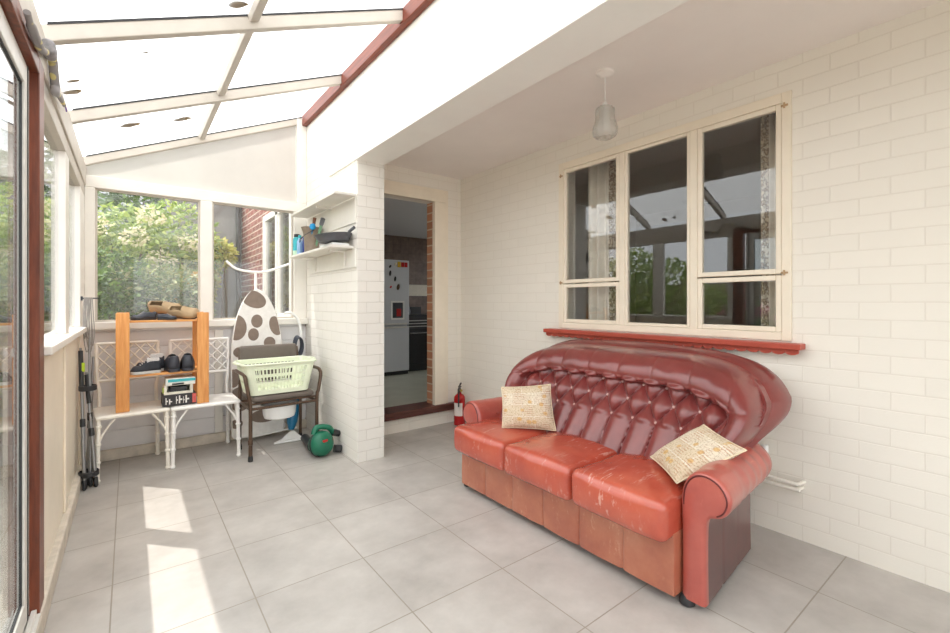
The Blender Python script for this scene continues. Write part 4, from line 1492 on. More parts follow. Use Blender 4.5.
MB().soft(-hw + 0.02, hw - 0.02, -hd + 0.0, hd - 0.01, 0.449, 0.498, 0.02, 12, (0, 0, 0.006)).build('seat', M['vinyl'], ch, angle=180)
MB().soft(-hw + 0.005, hw - 0.04, hd + 0.0, hd + 0.05, 0.56, 0.87, 0.018, 12, (0, 0.008, 0)).build('backrest', M['vinyl'], ch, angle=180)
m = MB()
m.lathe([(0.098, 0.275), (0.118, 0.283), (0.128, 0.31), (0.134, 0.385), (0.15, 0.39), (0.15, 0.396), (0.128, 0.395), (0.12, 0.31), (0.10, 0.288)], (0.0, -0.04, 0), 36)
for v in m.bm.verts:
    v.co.y = -0.04 + (v.co.y + 0.04) * 0.85
m.build('pan', M['whiteplastic'], ch)

lbk = thing('laundry_basket', 'pale green slotted plastic laundry basket sitting on the brown chair', 'laundry basket', (0.975, 3.99, 0.506), R(1), world=False)
bw, bd, bh = 0.275, 0.18, 0.245
m = MB()
side = lambda z: 0.83 + 0.17 * z / bh


def bas(x0, x1, y, z0, z1, sx):
    pass


def corner_ring(z, k=0.0):
    w_, d_, r_ = bw * side(z) + k, bd * side(z) + k, 0.05
    pts = []
    for cx_, cy_, a0 in ((w_ - r_, d_ - r_, 0), (-w_ + r_, d_ - r_, 90), (-w_ + r_, -d_ + r_, 180), (w_ - r_, -d_ + r_, 270)):
        for i in range(7):
            a = R(a0 + 15 * i)
            pts.append((cx_ + r_ * math.cos(a), cy_ + r_ * math.sin(a), z))
    return pts


def slot_wall(m, A, B, nslots, rows):
    """wall strip between bottom edge A(2 pts) and top edge B(2 pts) with real slots"""
    a0, a1, b0, b1 = Vector(A[0]), Vector(A[1]), Vector(B[0]), Vector(B[1])
    us = [0, 0.03]
    for k in range(nslots):
        c0 = 0.03 + 0.94 * k / nslots
        us += [c0 + 0.94 / nslots * 0.16, c0 + 0.94 / nslots * 0.88]
    us += [1]
    vs = [0]
    for (r0, r1) in rows:
        vs += [r0, r1]
    vs += [1]
    G = [[m.bm.verts.new((a0.lerp(a1, u)).lerp(b0.lerp(b1, u), v)) for v in vs] for u in us]
    for i in range(len(us) - 1):
        for j in range(len(vs) - 1):
            hole = (i >= 2 and i % 2 == 0 and i < len(us) - 1) and (j % 2 == 1)
            if not hole:
                m.bm.faces.new((G[i][j], G[i + 1][j], G[i + 1][j + 1], G[i][j + 1]))


m = MB()
z0, z1 = 0.0, bh
rb_, rt_ = corner_ring(z0), corner_ring(z1)
n = len(rb_)
for i in range(n):
    j = (i + 1) % n
    if i % 7 == 6:
        long_ = i in (6, 20)
        slot_wall(m, (rb_[i], rb_[j]), (rt_[i], rt_[j]), 14 if long_ else 8, ((0.15, 0.36), (0.41, 0.62), (0.67, 0.87)))
    else:
        a = [m.bm.verts.new(p) for p in (rb_[i], rb_[j], rt_[j], rt_[i])]
        m.bm.faces.new(a)
m.bm.faces.new([m.bm.verts.new((p[0], p[1], 0.001)) for p in rb_])
bmesh.ops.remove_doubles(m.bm, verts=m.bm.verts, dist=0.0004)
m.build('basket_body', M['lime'], lbk, smooth=False, solid=0.004)
m = MB()
m.tube([(p[0], p[1], bh + 0.0) for p in corner_ring(bh, 0.008)], 0.009, 10, closed=True)
for sx in (-1, 1):
    m.tube(smooth_path([(sx * (bw + 0.004), -0.06, bh), (sx * (bw + 0.035), -0.045, bh + 0.004), (sx * (bw + 0.035), 0.045, bh + 0.004), (sx * (bw + 0.004), 0.06, bh)], 5), 0.008, 8)
m.build('rim', M['lime'], lbk)

# steam mop behind the chair
sm = thing('steam_mop', 'white steam mop with blue body standing behind the brown chair by the brick wall', 'steam mop', (1.17, 4.18, 0))
m = MB()
m.prism([(-0.15, -0.06), (0.13, -0.085), (0.15, 0.0), (0.06, 0.085), (0.0, 0.09)], lambda x, y: (1.14 + x, 4.20 + y, 0.004), lambda x, y: (1.14 + x * 0.95, 4.20 + y * 0.9, 0.022))
m.prism([(-0.10, -0.045), (0.10, -0.055), (0.10, 0.01), (0.04, 0.06), (0.0, 0.06)], lambda x, y: (1.14 + x, 4.20 + y, 0.022), lambda x, y: (1.16 + x * 0.2, 4.20 + y * 0.4, 0.085))
m.build('mop_head', M['whiteplastic'], sm, bevel=0.006)
MB().lathe([(0.022, 0.0), (0.03, 0.02), (0.045, 0.07), (0.055, 0.16), (0.056, 0.24), (0.045, 0.32), (0.028, 0.37)], (1.165, 4.225, 0.086), 24, (0.18, 0.30, 1)).build('body', M['blue'], sm)
MB().tube(smooth_path([(1.235, 4.345, 0.44), (1.285, 4.415, 0.62), (1.31, 4.43, 0.85), (1.305, 4.43, 1.0), (1.27, 4.43, 1.10), (1.21, 4.425, 1.145), (1.16, 4.42, 1.14)], 6), 0.013, 12).build('handle', M['whiteplastic'], sm)
m = MB()
for k in range(5):
    cx_, cz_ = 1.265 + 0.004 * k, 0.84 - 0.004 * k
    m.tube([(cx_ + 0.034 * math.cos(a), 4.40 - 0.008 * k, cz_ + 0.085 * math.sin(a)) for a in [2 * math.pi * i / 24 for i in range(24)]], 0.006, 8, closed=True)
m.build('coiled_flex', M['darkcord'], sm)

# leaf blower on the floor at the foot of the brick wall
bl = thing('leaf_blower', 'green and black electric leaf blower lying on the floor against the brick wall', 'leaf blower', (1.20, 3.66, 0))
bc = Vector((1.228, 3.60, 0.105))
ax = Vector((0.45, -0.86, 0.12)).normalized()
m = MB()
m.lathe([(0.03, -0.075), (0.075, -0.068), (0.094, -0.045), (0.099, -0.01), (0.097, 0.025), (0.08, 0.052), (0.05, 0.066), (0.02, 0.07)], bc, 32, ax)
m.build('fan_housing', M['green'], bl, angle=60)
m = MB()
m.lathe([(0.101, -0.034), (0.103, -0.03), (0.103, -0.022), (0.101, -0.018)], bc, 32, ax, close=False)
for k in range(7):
    a = -0.6 + 0.2 * k
m.build('seam_band', M['black'], bl)
up_ = Vector((0, 0, 1))
m = MB()
h = [bc + Vector((-0.06, 0.02, 0.075)), bc + Vector((-0.03, 0.03, 0.125)), bc + Vector((0.06, 0.03, 0.115)), bc + Vector((0.11, 0.045, 0.06)), bc + Vector((0.13, 0.05, 0.05))]
m.tube(smooth_path(h, 6), [0.022] * 18 + [0.026] * 7, 14)
m.build('handle', M['green'], bl)
MB().tube([bc + Vector((0.10, 0.04, 0.065)), bc + Vector((0.16, 0.05, 0.04))], [0.03, 0.026], 16).build('rear_grip', M['black'], bl)
MB().tube([bc + Vector((0.10, -0.005, -0.06)), bc + Vector((0.155, -0.01, -0.07))], [0.032, 0.03], 16).build('bag_socket', M['black'], bl)
MB().tube(smooth_path([bc + Vector((-0.05, 0.06, -0.03)), bc + Vector((-0.02, 0.20, -0.055)), bc + Vector((0.0, 0.44, -0.06))], 5), [0.045] * 4 + [0.04] * 4 + [0.036] * 3, 16).build('nozzle', M['black'], bl)
o_ = bc + ax * 0.064
sx_ = Vector((-ax.y, ax.x, 0)).normalized()
MB().obox(o_ + up_ * 0.03 + sx_ * -0.03, sx_ * 0.02, ax * 0.012, up_ * 0.009).build('switch', M['red'], bl, bevel=0.003)
MB().obox(o_ + up_ * -0.0 + sx_ * 0.058 - ax * 0.02, sx_ * 0.015, ax * 0.012, up_ * 0.02).build('latch', M['red'], bl, bevel=0.003)
m = MB()
for k in range(6):
    m.obox(o_ + up_ * (-0.012 - 0.007 * k) - ax * 0.002 * k, sx_ * (0.034 - 0.002 * k), ax * 0.006, up_ * 0.0018)
m.build('vent_slots', M['black'], bl, smooth=False)

# shelves on the brick wall
sh = thing('wall_shelf', 'white shelf holding the frying pan, lower of the two on the brick wall', 'shelf', (1.30, 3.8, 1.66), group='white shelves on the brick wall')
MB().box(1.205, XP - 0.013, 3.325, 4.44, 1.662, 1.682).build('plank', M['paint'], sh, smooth=False, bevel=0.003)
MB().box(XP - 0.012, XP - 0.0006, 3.30, 4.40, 1.515, 1.661).build('back_board', M['paint'], sh, smooth=False, bevel=0.003)
for y in (3.50, 4.2):
    m = MB()
    m.bar((XP - 0.013, y, 1.652), (1.25, y, 1.652), 0.018, 0.016).bar((XP - 0.020, y, 1.643), (XP - 0.020, y, 1.535), 0.018, 0.014, up=(1, 0, 0))
    m.build('bracket', M['paint'], sh, smooth=False)
sh = thing('wall_shelf', 'white empty shelf, upper of the two on the brick wall', 'shelf', (1.30, 3.8, 2.06), group='white shelves on the brick wall')
MB().box(1.215, XP - 0.013, 3.275, 4.44, 2.06, 2.08).build('plank', M['paint'], sh, smooth=False, bevel=0.003)
MB().box(XP - 0.012, XP - 0.0006, 3.30, 4.44, 1.86, 2.059).build('back_board', M['paint'], sh, smooth=False, bevel=0.003)
m = MB()
m.bar((XP - 0.013, 3.8, 2.05), (1.25, 3.8, 2.05), 0.018, 0.016)
m.build('bracket', M['paint'], sh, smooth=False)
SZ = 1.6825
bt = thing('bottle', 'white and turquoise bottle with a dark cap at the window end of the shelf', 'bottle', (1.262, 4.39, SZ))
MB().lathe([(0.030, 0), (0.036, 0.004), (0.036, 0.05)], (1.262, 4.39, SZ), 22).build('base', plain('pale green bottle', sr(190, 220, 190), 0.4), bt)
MB().lathe([(0.0362, 0.05), (0.0362, 0.115), (0.0365, 0.12), (0.0365, 0.155), (0.03, 0.175), (0.02, 0.18)], (1.262, 4.39, SZ), 22).build('label', M['cyan'], bt)
MB().lathe([(0.024, 0.181), (0.027, 0.183), (0.027, 0.205), (0.024, 0.208)], (1.262, 4.39, SZ), 18).build('cap', M['black'], bt)
bt = thing('bottle', 'pale blue slim bottle between the turquoise bottle and the pot on the shelf', 'bottle', (1.262, 4.30, SZ))
MB().lathe([(0.024, 0), (0.026, 0.004), (0.026, 0.13), (0.015, 0.145), (0.013, 0.16)], (1.262, 4.30, SZ), 18).build('body', plain('pale blue bottle', sr(150, 185, 220), 0.3), bt)
MB().lathe([(0.014, 0.16), (0.015, 0.162), (0.015, 0.185), (0.012, 0.188)], (1.262, 4.30, SZ), 14).build('cap', M['cyan'], bt)
bt = thing('spray_can', 'dark blue slim can tucked behind the worn pot on the shelf', 'can', (1.29, 4.225, SZ))
MB().lathe([(0.024, 0), (0.026, 0.003), (0.026, 0.16), (0.018, 0.175)], (1.29, 4.225, SZ), 18).build('body', M['navy'], bt)
MB().lathe([(0.016, 0.176), (0.017, 0.178), (0.017, 0.20), (0.012, 0.204)], (1.29, 4.225, SZ), 14).build('cap', M['red'], bt)
pt_ = thing('tool_pot', 'worn grey pot with a wire handle full of tools on the lower shelf', 'pot', (1.29, 4.05, SZ))
pc = (1.29, 4.05, SZ)
MB().lathe([(0.056, 0.0), (0.06, 0.003), (0.063, 0.08), (0.07, 0.175), (0.086, 0.222), (0.088, 0.227), (0.084, 0.227), (0.066, 0.175), (0.059, 0.08), (0.05, 0.01)], pc, 28).build('pot_body', M['pot'], pt_)
MB().tube(smooth_path([(1.288, 4.133, SZ + 0.20), (1.213, 4.120, SZ + 0.13), (1.188, 4.050, SZ + 0.09), (1.203, 3.990, SZ + 0.14), (1.288, 3.968, SZ + 0.20)], 6), 0.003, 8).build('wire_handle', M['darkcord'], pt_)
tl = thing('brush', 'brown handled tool sticking up out of the worn pot', 'tool', (1.298, 4.070, SZ + 0.02), group='tools in the pot')
MB().tube([(1.288, 4.065, SZ + 0.02), (1.293, 4.025, SZ + 0.19), (1.295, 4.015, SZ + 0.23)], [0.01, 0.011, 0.012], 12).tube([(1.295, 4.015, SZ + 0.23), (1.300, 3.990, SZ + 0.31)], [0.013, 0.015], 12).build('handle', plain('brown handle', sr(120, 72, 50), 0.5), tl)
tl = thing('scourer', 'bright blue round topped tool in the worn pot', 'tool', (1.288, 4.035, SZ + 0.02), group='tools in the pot')
MB().tube([(1.273, 4.040, SZ + 0.02), (1.273, 3.975, SZ + 0.20)], 0.006, 10).build('handle', M['blue'], tl)
MB().lathe([(0.004, -0.028), (0.02, -0.022), (0.027, 0), (0.02, 0.022), (0.004, 0.028)], (1.273, 3.965, SZ + 0.225), 18).build('head', plain('bright blue sponge', sr(35, 150, 210), 0.7), tl)
tl = thing('dish_brush', 'green brush with a dark tip leaning out of the worn pot', 'tool', (1.308, 4.020, SZ + 0.02), group='tools in the pot')
MB().tube([(1.313, 4.030, SZ + 0.02), (1.323, 3.890, SZ + 0.235)], [0.008, 0.014], 12).build('handle', plain('green handle', sr(110, 150, 120), 0.5), tl)
MB().tube([(1.323, 3.890, SZ + 0.236), (1.326, 3.855, SZ + 0.285)], [0.018, 0.02], 12).build('head', M['pan'], tl)
fp = thing('frying_pan', 'dark grey frying pan with its handle raised on the lower shelf', 'frying pan', (1.305, 3.565, SZ + 0.02))
fc = Vector((1.275, 3.45, SZ + 0.034))
fx = Vector((0.10, 0.0, 1)).normalized()
MB().lathe([(0.10, 0.0), (0.112, 0.002), (0.143, 0.054), (0.147, 0.056), (0.141, 0.058), (0.108, 0.006), (0.05, 0.004)], fc, 36, Vector((-0.10, 0.05, 1))).build('pan_body', M['pan'], fp)
MB().tube(smooth_path([fc + Vector((0.06, -0.115, 0.048)), fc + Vector((0.07, -0.14, 0.075)), fc + Vector((0.085, -0.19, 0.10))], 5), [0.009] * 4 + [0.012] * 7, 12).build('handle', M['pan'], fp)
tag(MB().soft(1.225, 1.365, 3.36, 3.64, SZ, SZ + 0.024, 0.01, 8).build('serving_tray', M['whiteplastic'], None), 'white tray lying under the frying pan on the shelf', 'tray')

# stuffed snake draught excluder hung over the top corner of the patio door
sk = thing('draught_excluder', 'grey stuffed snake draught excluder with yellow dots hung over the patio door frame', 'draught excluder', (-0.243, 2.376, 2.136))
sp3 = [(-0.243, 1.890, 2.116), (-0.243, 1.945, 2.109), (-0.243, 2.044, 2.112), (-0.243, 2.152, 2.123), (-0.243, 2.264, 2.162)]
path = smooth_path(sp3, 5)
MB().tube(path, [0.009] * 6 + [0.013] * (len(path) - 6), 14).build('neck', M['snake'], sk)
MB().soft(-0.257, -0.215, 2.245, 2.335, 2.155, 2.212, 0.020, 10).build('head', plain('pale grey plush', sr(150, 148, 150), 0.95, var=0.15, scale=60, bump=0.5), sk, angle=180)
path = smooth_path([(-0.243, 2.353, 2.188), (-0.243, 2.454, 2.218), (-0.243, 2.491, 2.188), (-0.243, 2.533, 2.145), (-0.243, 2.525, 2.115), (-0.243, 2.546, 2.114), (-0.243, 2.659, 2.146), (-0.243, 2.758, 2.161), (-0.243, 2.871, 2.176)], 6)
k_ = len(path)
MB().tube(path, [0.0155 if i < k_ * 0.5 else 0.0155 - 0.009 * (i / k_ - 0.5) * 2 for i in range(k_)], 16).build('body', M['snake'], sk)
MB().tube(smooth_path([(-0.243, 2.871, 2.176), (-0.243, 2.932, 2.187), (-0.243, 2.963, 2.180)], 4), 0.003, 8).build('tail_ribbon', plain('purple ribbon', sr(120, 90, 170), 0.8), sk)

# leaf debris lying on top of the roof sheets
for k, (x, y, s_) in enumerate(((0.412, 2.382, 0.035), (0.064, 2.826, 0.012), (0.172, 3.111, 0.010), (-0.23, 3.093, 0.022), (-0.245, 3.24, 0.035), (0.005, 3.961, 0.05), (0.315, 4.011, 0.045))):
    m = MB()
    zz = roof(x) + 0.008
    m.lathe([(s_, 0), (s_ * 1.1, 0.004), (s_ * 0.7, 0.012), (s_ * 0.2, 0.016)], (x, y, zz), 12, (-0.4, 0, 0.9))
    for v in m.bm.verts:
        kx = 1 + 0.35 * noise.noise((v.co.x * 60, v.co.y * 60, k))
        v.co.x = x + (v.co.x - x) * 1.3 * kx
        v.co.y = y + (v.co.y - y) * 0.9 * kx
    tag(m.build('leaf_clump', M['deadleaf'], None), ('dark clump of leaf debris on the roof sheet nearest the camera', 'tiny dark clump of leaf debris in the middle of the second roof bay', 'tiny dark clump of leaf debris near the glazing bar in the second roof bay', 'small dark clump of leaf debris at the eaves of the second roof bay', 'larger dark clump of leaf debris at the eaves of the second roof bay', 'dark clump of leaf debris in the middle of the farthest roof bay', 'dark clump of leaf debris near the glazing bar in the farthest roof bay')[k], 'leaf debris', 'leaf debris on the roof')

# ================================================================== curtains beyond the window
def curtain(label, y0, y1, edge_at, amp=0.024):
    t = thing('curtain', label, 'curtain', (2.925, (y0 + y1) / 2, 0.55), group='living room curtains')
    wv_ = lambda u: 2.925 + amp * math.sin(u * (y1 - y0) / 0.085 * 2 * math.pi) + 0.006 * math.sin(u * 31)
    e0, e1 = (0, 0.2) if edge_at == 0 else (0.8, 1)
    m = MB()
    a, b_ = (e1, 1) if edge_at == 0 else (0, e0)
    m.grid(lambda u, v: Vector((wv_(a + (b_ - a) * u), y0 + (y1 - y0) * (a + (b_ - a) * u), 0.55 + 1.78 * v)), 60, 6)
    m.build('cloth', M['curtain'], t, angle=180, solid=0.004)
    m = MB()
    m.grid(lambda u, v: Vector((wv_(e0 + (e1 - e0) * u), y0 + (y1 - y0) * (e0 + (e1 - e0) * u), 0.55 + 1.78 * v)), 16, 6)
    m.build('floral_border', M['floral'], t, angle=180, solid=0.006)


curtain('beige curtain with floral edge behind the far pane of the living room window', 2.017, 2.295, 0)
curtain('beige curtain with floral edge behind the near pane of the living room window', 0.87, 1.029, 1)
rl = thing('curtain_rail', 'thin curtain rail across the top of the living room window behind the glass', 'curtain rail', (2.925, 1.64, 2.34))
MB().tube([(2.925, 0.84, 2.345), (2.925, 2.445, 2.345)], 0.007, 8).build('rail', M['paint'], rl)
for y in (0.9, 2.39):
    MB().box(2.92, 2.93, y - 0.01, y + 0.01, 2.345, 2.3645).build('bracket', M['paint'], rl, smooth=False)

# ================================================================== kitchen
fr = thing('fridge_freezer', 'tall pale grey fridge freezer with ice dispenser seen through the kitchen doorway', 'fridge', (3.0, 6.2, KZ))
fx0, fx1, fy = 2.70, 3.325, 5.90
MB().box(fx0, fx1, fy + 0.06, 6.55, KZ + 0.02, KZ + 1.70).build('cabinet', M['fridge'], fr, smooth=False, bevel=0.008)
du = MB().box(fx0, fx1, fy, fy + 0.055, KZ + 0.74, KZ + 1.70).build('door', M['fridge'], fr, smooth=False, bevel=0.008)
dl = MB().box(fx0, fx1, fy, fy + 0.055, KZ + 0.06, KZ + 0.725).build('door', M['fridge'], fr, smooth=False, bevel=0.008)
MB().box(fx0 + 0.04, fx1 - 0.04, fy - 0.012, fy - 0.0005, KZ + 0.745, KZ + 0.77).build('handle', M['alu'], du, smooth=False, bevel=0.003)
MB().box(fx0 + 0.04, fx1 - 0.04, fy - 0.012, fy - 0.0005, KZ + 0.695, KZ + 0.72).build('handle', M['alu'], dl, smooth=False, bevel=0.003)
m = MB()
m.box(3.02, 3.24, fy - 0.012, fy - 0.0005, KZ + 0.82, KZ + 0.845).box(3.02, 3.24, fy - 0.012, fy - 0.0005, KZ + 1.07, KZ + 1.095).box(3.02, 3.045, fy - 0.012, fy - 0.0005, KZ + 0.845, KZ + 1.07).box(3.215, 3.24, fy - 0.012, fy - 0.0005, KZ + 0.845, KZ + 1.07)
m.build('dispenser_frame', M['whiteplastic'], du, smooth=False, bevel=0.003)
MB().box(3.045, 3.215, fy - 0.006, fy - 0.0005, KZ + 0.845, KZ + 1.07).build('dispenser_recess', plain('dark recess', sr(70, 72, 78), 0.4), du, smooth=False)
MB().box(3.11, 3.18, fy - 0.018, fy - 0.0065, KZ + 0.87, KZ + 0.98).build('dispenser_lever', M['red'], du, smooth=False, bevel=0.004)
MB().box(fx0, fx1, fy + 0.03, fy + 0.06, KZ + 0.002, KZ + 0.055).build('plinth', M['black'], fr, smooth=False)
mags = [(3.01, 1.60, 'black', 0.02, 0.025, 'black and white fridge magnet at the top of the door'), (3.10, 1.635, 'cream', 0.02, 0.025, 'cream fridge magnet in the top row'), (3.155, 1.635, 'ochre2', 0.026, 0.04, 'yellow square fridge magnet in the top row'), (3.215, 1.635, 'red', 0.026, 0.035, 'red square fridge magnet in the top row'), (3.27, 1.635, 'red', 0.024, 0.035, 'red square fridge magnet at the corner of the door'), (3.01, 1.50, 'black', 0.018, 0.05, 'dark long fridge magnet left of the group'), (3.09, 1.42, 'black', 0.018, 0.045, 'dark fridge magnet in the second row'), (3.02, 1.30, 'red', 0.016, 0.02, 'small red fridge magnet below the others'), (3.14, 1.30, 'tanlin', 0.025, 0.055, 'brown figure shaped fridge magnet above the dispenser')]
M['ochre2'] = plain('yellow magnet', sr(225, 185, 60), 0.5)
for x, z, mt, w_, h_, lab in mags:
    m = MB()
    if w_ < 0.022 or mt == 'tanlin':
        m.lathe([(w_, 0), (w_, 0.005), (w_ * 0.6, 0.009)], (x, fy - 0.0005, KZ + z), 14, (0, -1, 0))
        for v in m.bm.verts:
            v.co.z = KZ + z + (v.co.z - KZ - z) * h_ / w_ * 0.8 + (v.co.x - x) * 0.5
    else:
        m.box(x - w_, x + w_, fy - 0.007, fy - 0.0005, KZ + z - h_, KZ + z + h_)
    tag(m.build('fridge_magnet', M[mt], None, smooth=False, bevel=0.001), lab, 'magnet', 'magnets on the fridge door')
ck = thing('cooker', 'black cooker with a rail of pale bars beside the fridge', 'cooker', (3.68, 6.3, KZ))
MB().box(3.36, 3.95, 6.08, 6.65, KZ + 0.005, KZ + 0.88).build('body', M['black'], ck, smooth=False, bevel=0.006)
cd_ = MB().box(3.38, 3.93, 6.045, 6.0795, KZ + 0.12, KZ + 0.66).build('oven_door', plain('dark oven glass', (0.03, 0.03, 0.033), 0.12), ck, smooth=False, bevel=0.004)
MB().tube([(3.42, 6.03, KZ + 0.60), (3.89, 6.03, KZ + 0.60)], 0.009, 8).build('handle', M['steel'], cd_)
m = MB()
for z in (0.70, 0.745, 0.79):
    m.tube([(3.40, 6.06, KZ + z), (3.91, 6.06, KZ + z)], 0.007, 8)
m.build('front_rail', M['sole'], ck)
MB().box(3.36, 3.95, 6.6, 6.65, KZ + 0.881, KZ + 1.0).build('splashback', M['black'], ck, smooth=False)
kt = thing('kettle', 'dark kettle on top of the black cooker', 'kettle', (3.5, 6.35, KZ + 0.882))
MB().lathe([(0.07, 0), (0.085, 0.01), (0.09, 0.05), (0.07, 0.13), (0.04, 0.16), (0.015, 0.175)], (3.5, 6.35, KZ + 0.882), 22).build('body', M['pan'], kt)
MB().tube(smooth_path([(3.43, 6.35, KZ + 1.01), (3.44, 6.35, KZ + 1.09), (3.5, 6.35, KZ + 1.11), (3.56, 6.35, KZ + 1.09), (3.57, 6.35, KZ + 1.01)], 5), 0.009, 8).build('handle', M['black'], kt)

# ================================================================== garden
LA = leafmat('leaves dark', sr(46, 78, 34), sr(84, 118, 48), sr(120, 150, 66))
LB = leafmat('leaves light', sr(104, 134, 56), sr(150, 172, 80), sr(196, 204, 120))
LC = leafmat('leaves yellow green', sr(176, 186, 84), sr(214, 214, 116), sr(236, 228, 150))
LD = leafmat('leaves mixed', sr(88, 110, 62), sr(130, 142, 92), sr(176, 170, 122))
FP = leafmat('pink petals', sr(230, 80, 160), sr(245, 130, 190))
FW = leafmat('cream petals', sr(206, 196, 156), sr(226, 218, 184))


def leaves(m, blobs, n, size, seed):
    rnd = random.Random(seed)
    wts = [b_[1][0] * b_[1][1] * b_[1][2] for b_ in blobs]
    for _ in range(n):
        c, r_ = rnd.choices(blobs, wts)[0]
        while True:
            p = Vector((rnd.uniform(-1, 1), rnd.uniform(-1, 1), rnd.uniform(-1, 1)))
            if 0.25 < p.length < 1:
                break
        p = p.normalized() * p.length ** 0.5
        P_ = Vector(c) + Vector((p.x * r_[0], p.y * r_[1], p.z * r_[2]))
        if P_.z < 0.0:
            continue
        d = (Vector((rnd.gauss(0, 1), rnd.gauss(0, 1), rnd.gauss(0, 0.6) - 0.3)) + p * 0.7).normalized()
        s_ = d.cross(Vector((rnd.gauss(0, 1), rnd.gauss(0, 1), rnd.gauss(0, 1) + 0.6))).normalized()
        nn = d.cross(s_)
        L_ = size * rnd.uniform(0.6, 1.35)
        v = [m.bm.verts.new(q_) for q_ in (P_, P_ + d * L_ * 0.45 + s_ * L_ * 0.28 + nn * L_ * 0.06, P_ + d * L_, P_ + d * L_ * 0.45 - s_ * L_ * 0.28 + nn * L_ * 0.06)]
        m.bm.faces.new(v)


def bush(name, label, blobs, n, size, mat, seed, stems=5, cat='bush', flowers=None):
    c0 = blobs[0][0]
    t = thing(name, label, cat, (c0[0], c0[1], -0.13), group=None)
    m = MB()
    leaves(m, blobs, n, size, seed)
    m.build('foliage', mat, t, smooth=False)
    rnd = random.Random(seed + 50)
    for k in range(stems):
        b_ = blobs[k % len(blobs)]
        e = Vector(b_[0]) + Vector((rnd.uniform(-.4, .4) * b_[1][0], rnd.uniform(-.4, .4) * b_[1][1], b_[1][2] * 0.5))
        s_ = Vector((c0[0] + rnd.uniform(-.15, .15), c0[1] + rnd.uniform(-.15, .15), -0.13))
        mid = s_.lerp(e, 0.5) + Vector((rnd.uniform(-.1, .1), rnd.uniform(-.1, .1), 0))
        pth = smooth_path([s_, mid, e], 4)
        MB().tube(pth, [0.02 - 0.013 * i / len(pth) for i in range(len(pth))], 7).build('stem', M['stem'], t)
    if flowers:
        fm, spots, fr_ = flowers
        for i, sp_ in enumerate(spots):
            m = MB()
            leaves(m, [(sp_, (fr_, fr_, fr_ * 0.7))], 150, fr_ * 0.33, seed + 9 + i)
            m.build('flower_head', fm, t, smooth=False)
    return t


bush('shrub', 'dark green leafy shrub close outside the end window at its left side', [((-0.55, 5.7, 0.9), (0.55, 0.45, 0.85)), ((-0.25, 6.0, 1.2), (0.5, 0.4, 0.6))], 5200, 0.075, LA, 1)
bush('shrub', 'tall yellow green shrub with cream flower heads behind the dark shrub outside', [((0.0, 6.9, 1.4), (0.8, 0.55, 1.05)), ((0.5, 7.2, 1.9), (0.55, 0.5, 0.7)), ((-0.7, 7.0, 1.5), (0.6, 0.5, 0.9))], 8000, 0.085, LB, 2, 7,
     flowers=(FW, [(-0.3, 6.45, 2.1), (0.05, 6.4, 2.0), (0.3, 6.5, 1.75), (0.2, 6.45, 2.25), (0.62, 6.7, 2.0), (-0.1, 6.4, 1.6)], 0.14))
bush('shrub', 'pale dusty green shrub outside in the middle of the wide end pane', [((0.28, 5.95, 0.85), (0.42, 0.35, 0.8)), ((0.45, 6.2, 1.15), (0.35, 0.3, 0.5))], 4200, 0.065, LD, 3)
bush('climber', 'yellow green climber spilling over the grey wall outside the end window', [((0.95, 7.2, 1.93), (0.25, 0.15, 0.21)), ((0.80, 7.2, 1.6), (0.19, 0.15, 0.43)), ((1.13, 7.22, 1.99), (0.1, 0.1, 0.1))], 2200, 0.07, LC, 4, 3, 'climbing plant')
bush('tree', 'broad green tree rising behind the shrubs outside', [((-0.6, 9.4, 2.4), (1.5, 0.9, 1.3)), ((0.6, 9.2, 2.7), (0.9, 0.8, 0.9)), ((-2.2, 9.4, 2.2), (1.3, 1.0, 1.6))], 9000, 0.13, LA, 5, 6, 'tree')
bush('shrub', 'green shrub outside the left wall beyond the poles', [((-0.95, 5.9, 1.1), (0.4, 0.7, 1.1)), ((-1.25, 7.0, 1.3), (0.5, 0.7, 1.2))], 6500, 0.085, LB, 6)
bush('shrub', 'dense green shrub in the garden beside the patio door', [((-2.6, 4.5, 1.0), (0.8, 0.9, 1.1)), ((-2.3, 3.6, 0.75), (0.6, 0.6, 0.8)), ((-2.9, 5.4, 1.2), (0.8, 0.7, 1.2))], 9000, 0.09, LB, 7, 6)
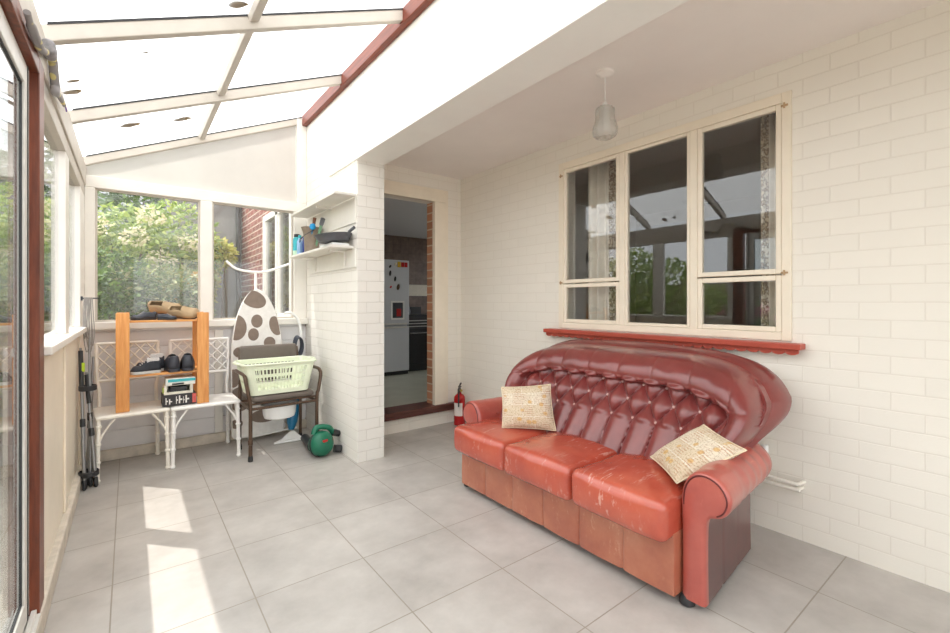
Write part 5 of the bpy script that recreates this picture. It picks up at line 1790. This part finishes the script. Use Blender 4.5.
bush('flowering_shrub', 'low shrub with pink flowers in the garden beside the patio door', [((-1.7, 2.75, 0.72), (0.5, 0.5, 0.5))], 2600, 0.075, LA, 8, 5,
     flowers=(FP, [(-1.45, 2.5, 1.12), (-1.55, 2.75, 1.2), (-1.7, 2.55, 1.15), (-1.5, 3.0, 1.05), (-1.8, 2.9, 1.2), (-1.35, 2.75, 0.95), (-1.6, 2.35, 1.0)], 0.085))
# grey rendered outbuilding with a slate roof, and a timber fence
ob = thing('outbuilding', 'grey rendered outbuilding behind the climber outside the end window', 'outbuilding', (1.0, 8.2, -0.13))
MB().box(0.45, XP - 0.005, 7.75, 9.2, -0.13, 2.9).build('wall', M['greywall'], ob, smooth=False)
MB().tube([(1.33, 7.68, -0.13), (1.33, 7.68, 2.85)], 0.035, 12).build('drainpipe', M['black'], ob)
m = MB()
m.obox((0.92, 8.5, 2.951), (0.47, 0, 0.0), (0, 0.9, 0.0), (0, 0, 0.05))
m.build('roof', M['slate'], ob, smooth=False)
pb = thing('planter_box', 'ochre slatted timber box among the leaves outside the end window', 'planter', (0.55, 6.75, 0))
m = MB()
for k in range(3):
    MB().box(0.44, 0.80, 6.56, 6.58, 1.42 + 0.072 * k, 1.485 + 0.072 * k).build('slat', M['ochre'], pb, smooth=False)
for x in (0.44, 0.79):
    MB().box(x - 0.0, x + 0.03, 6.5805, 6.61, -0.13, 1.63).build('post', M['ochre'], pb, smooth=False)
fe = thing('garden_fence', 'weathered board fence along the far side of the garden beside the patio', 'fence', (-4.2, 4, -0.13))
for k in range(10):
    y = -2.2 + k * 1.2
    m = MB()
    for j in range(8):
        m.box(-4.21, -4.19, y + 0.05 + j * 0.14, y + 0.05 + j * 0.14 + 0.13, -0.1, 1.65)
    m.build('panel', M['fencewood'], fe, smooth=False)
    MB().box(-4.25, -4.15, y - 0.05, y + 0.045, -0.13, 1.75).build('post', M['fencewood'], fe, smooth=False)
sd = thing('garden_shed', 'grey roofed shed behind the trees outside', 'shed', (-2.2, 11.5, -0.13))
MB().box(-4.0, 0.4, 10.8, 12.5, -0.13, 2.5).build('wall', M['fencewood'], sd, smooth=False)
m = MB()
m.prism([(10.5, 2.45), (11.65, 3.7), (12.8, 2.45)], lambda y, z: (-4.2, y, z), lambda y, z: (0.6, y, z))
m.build('roof', M['slate'], sd, smooth=False)
for o in bpy.data.objects:
    if '_o' in o:
        del o['_o']
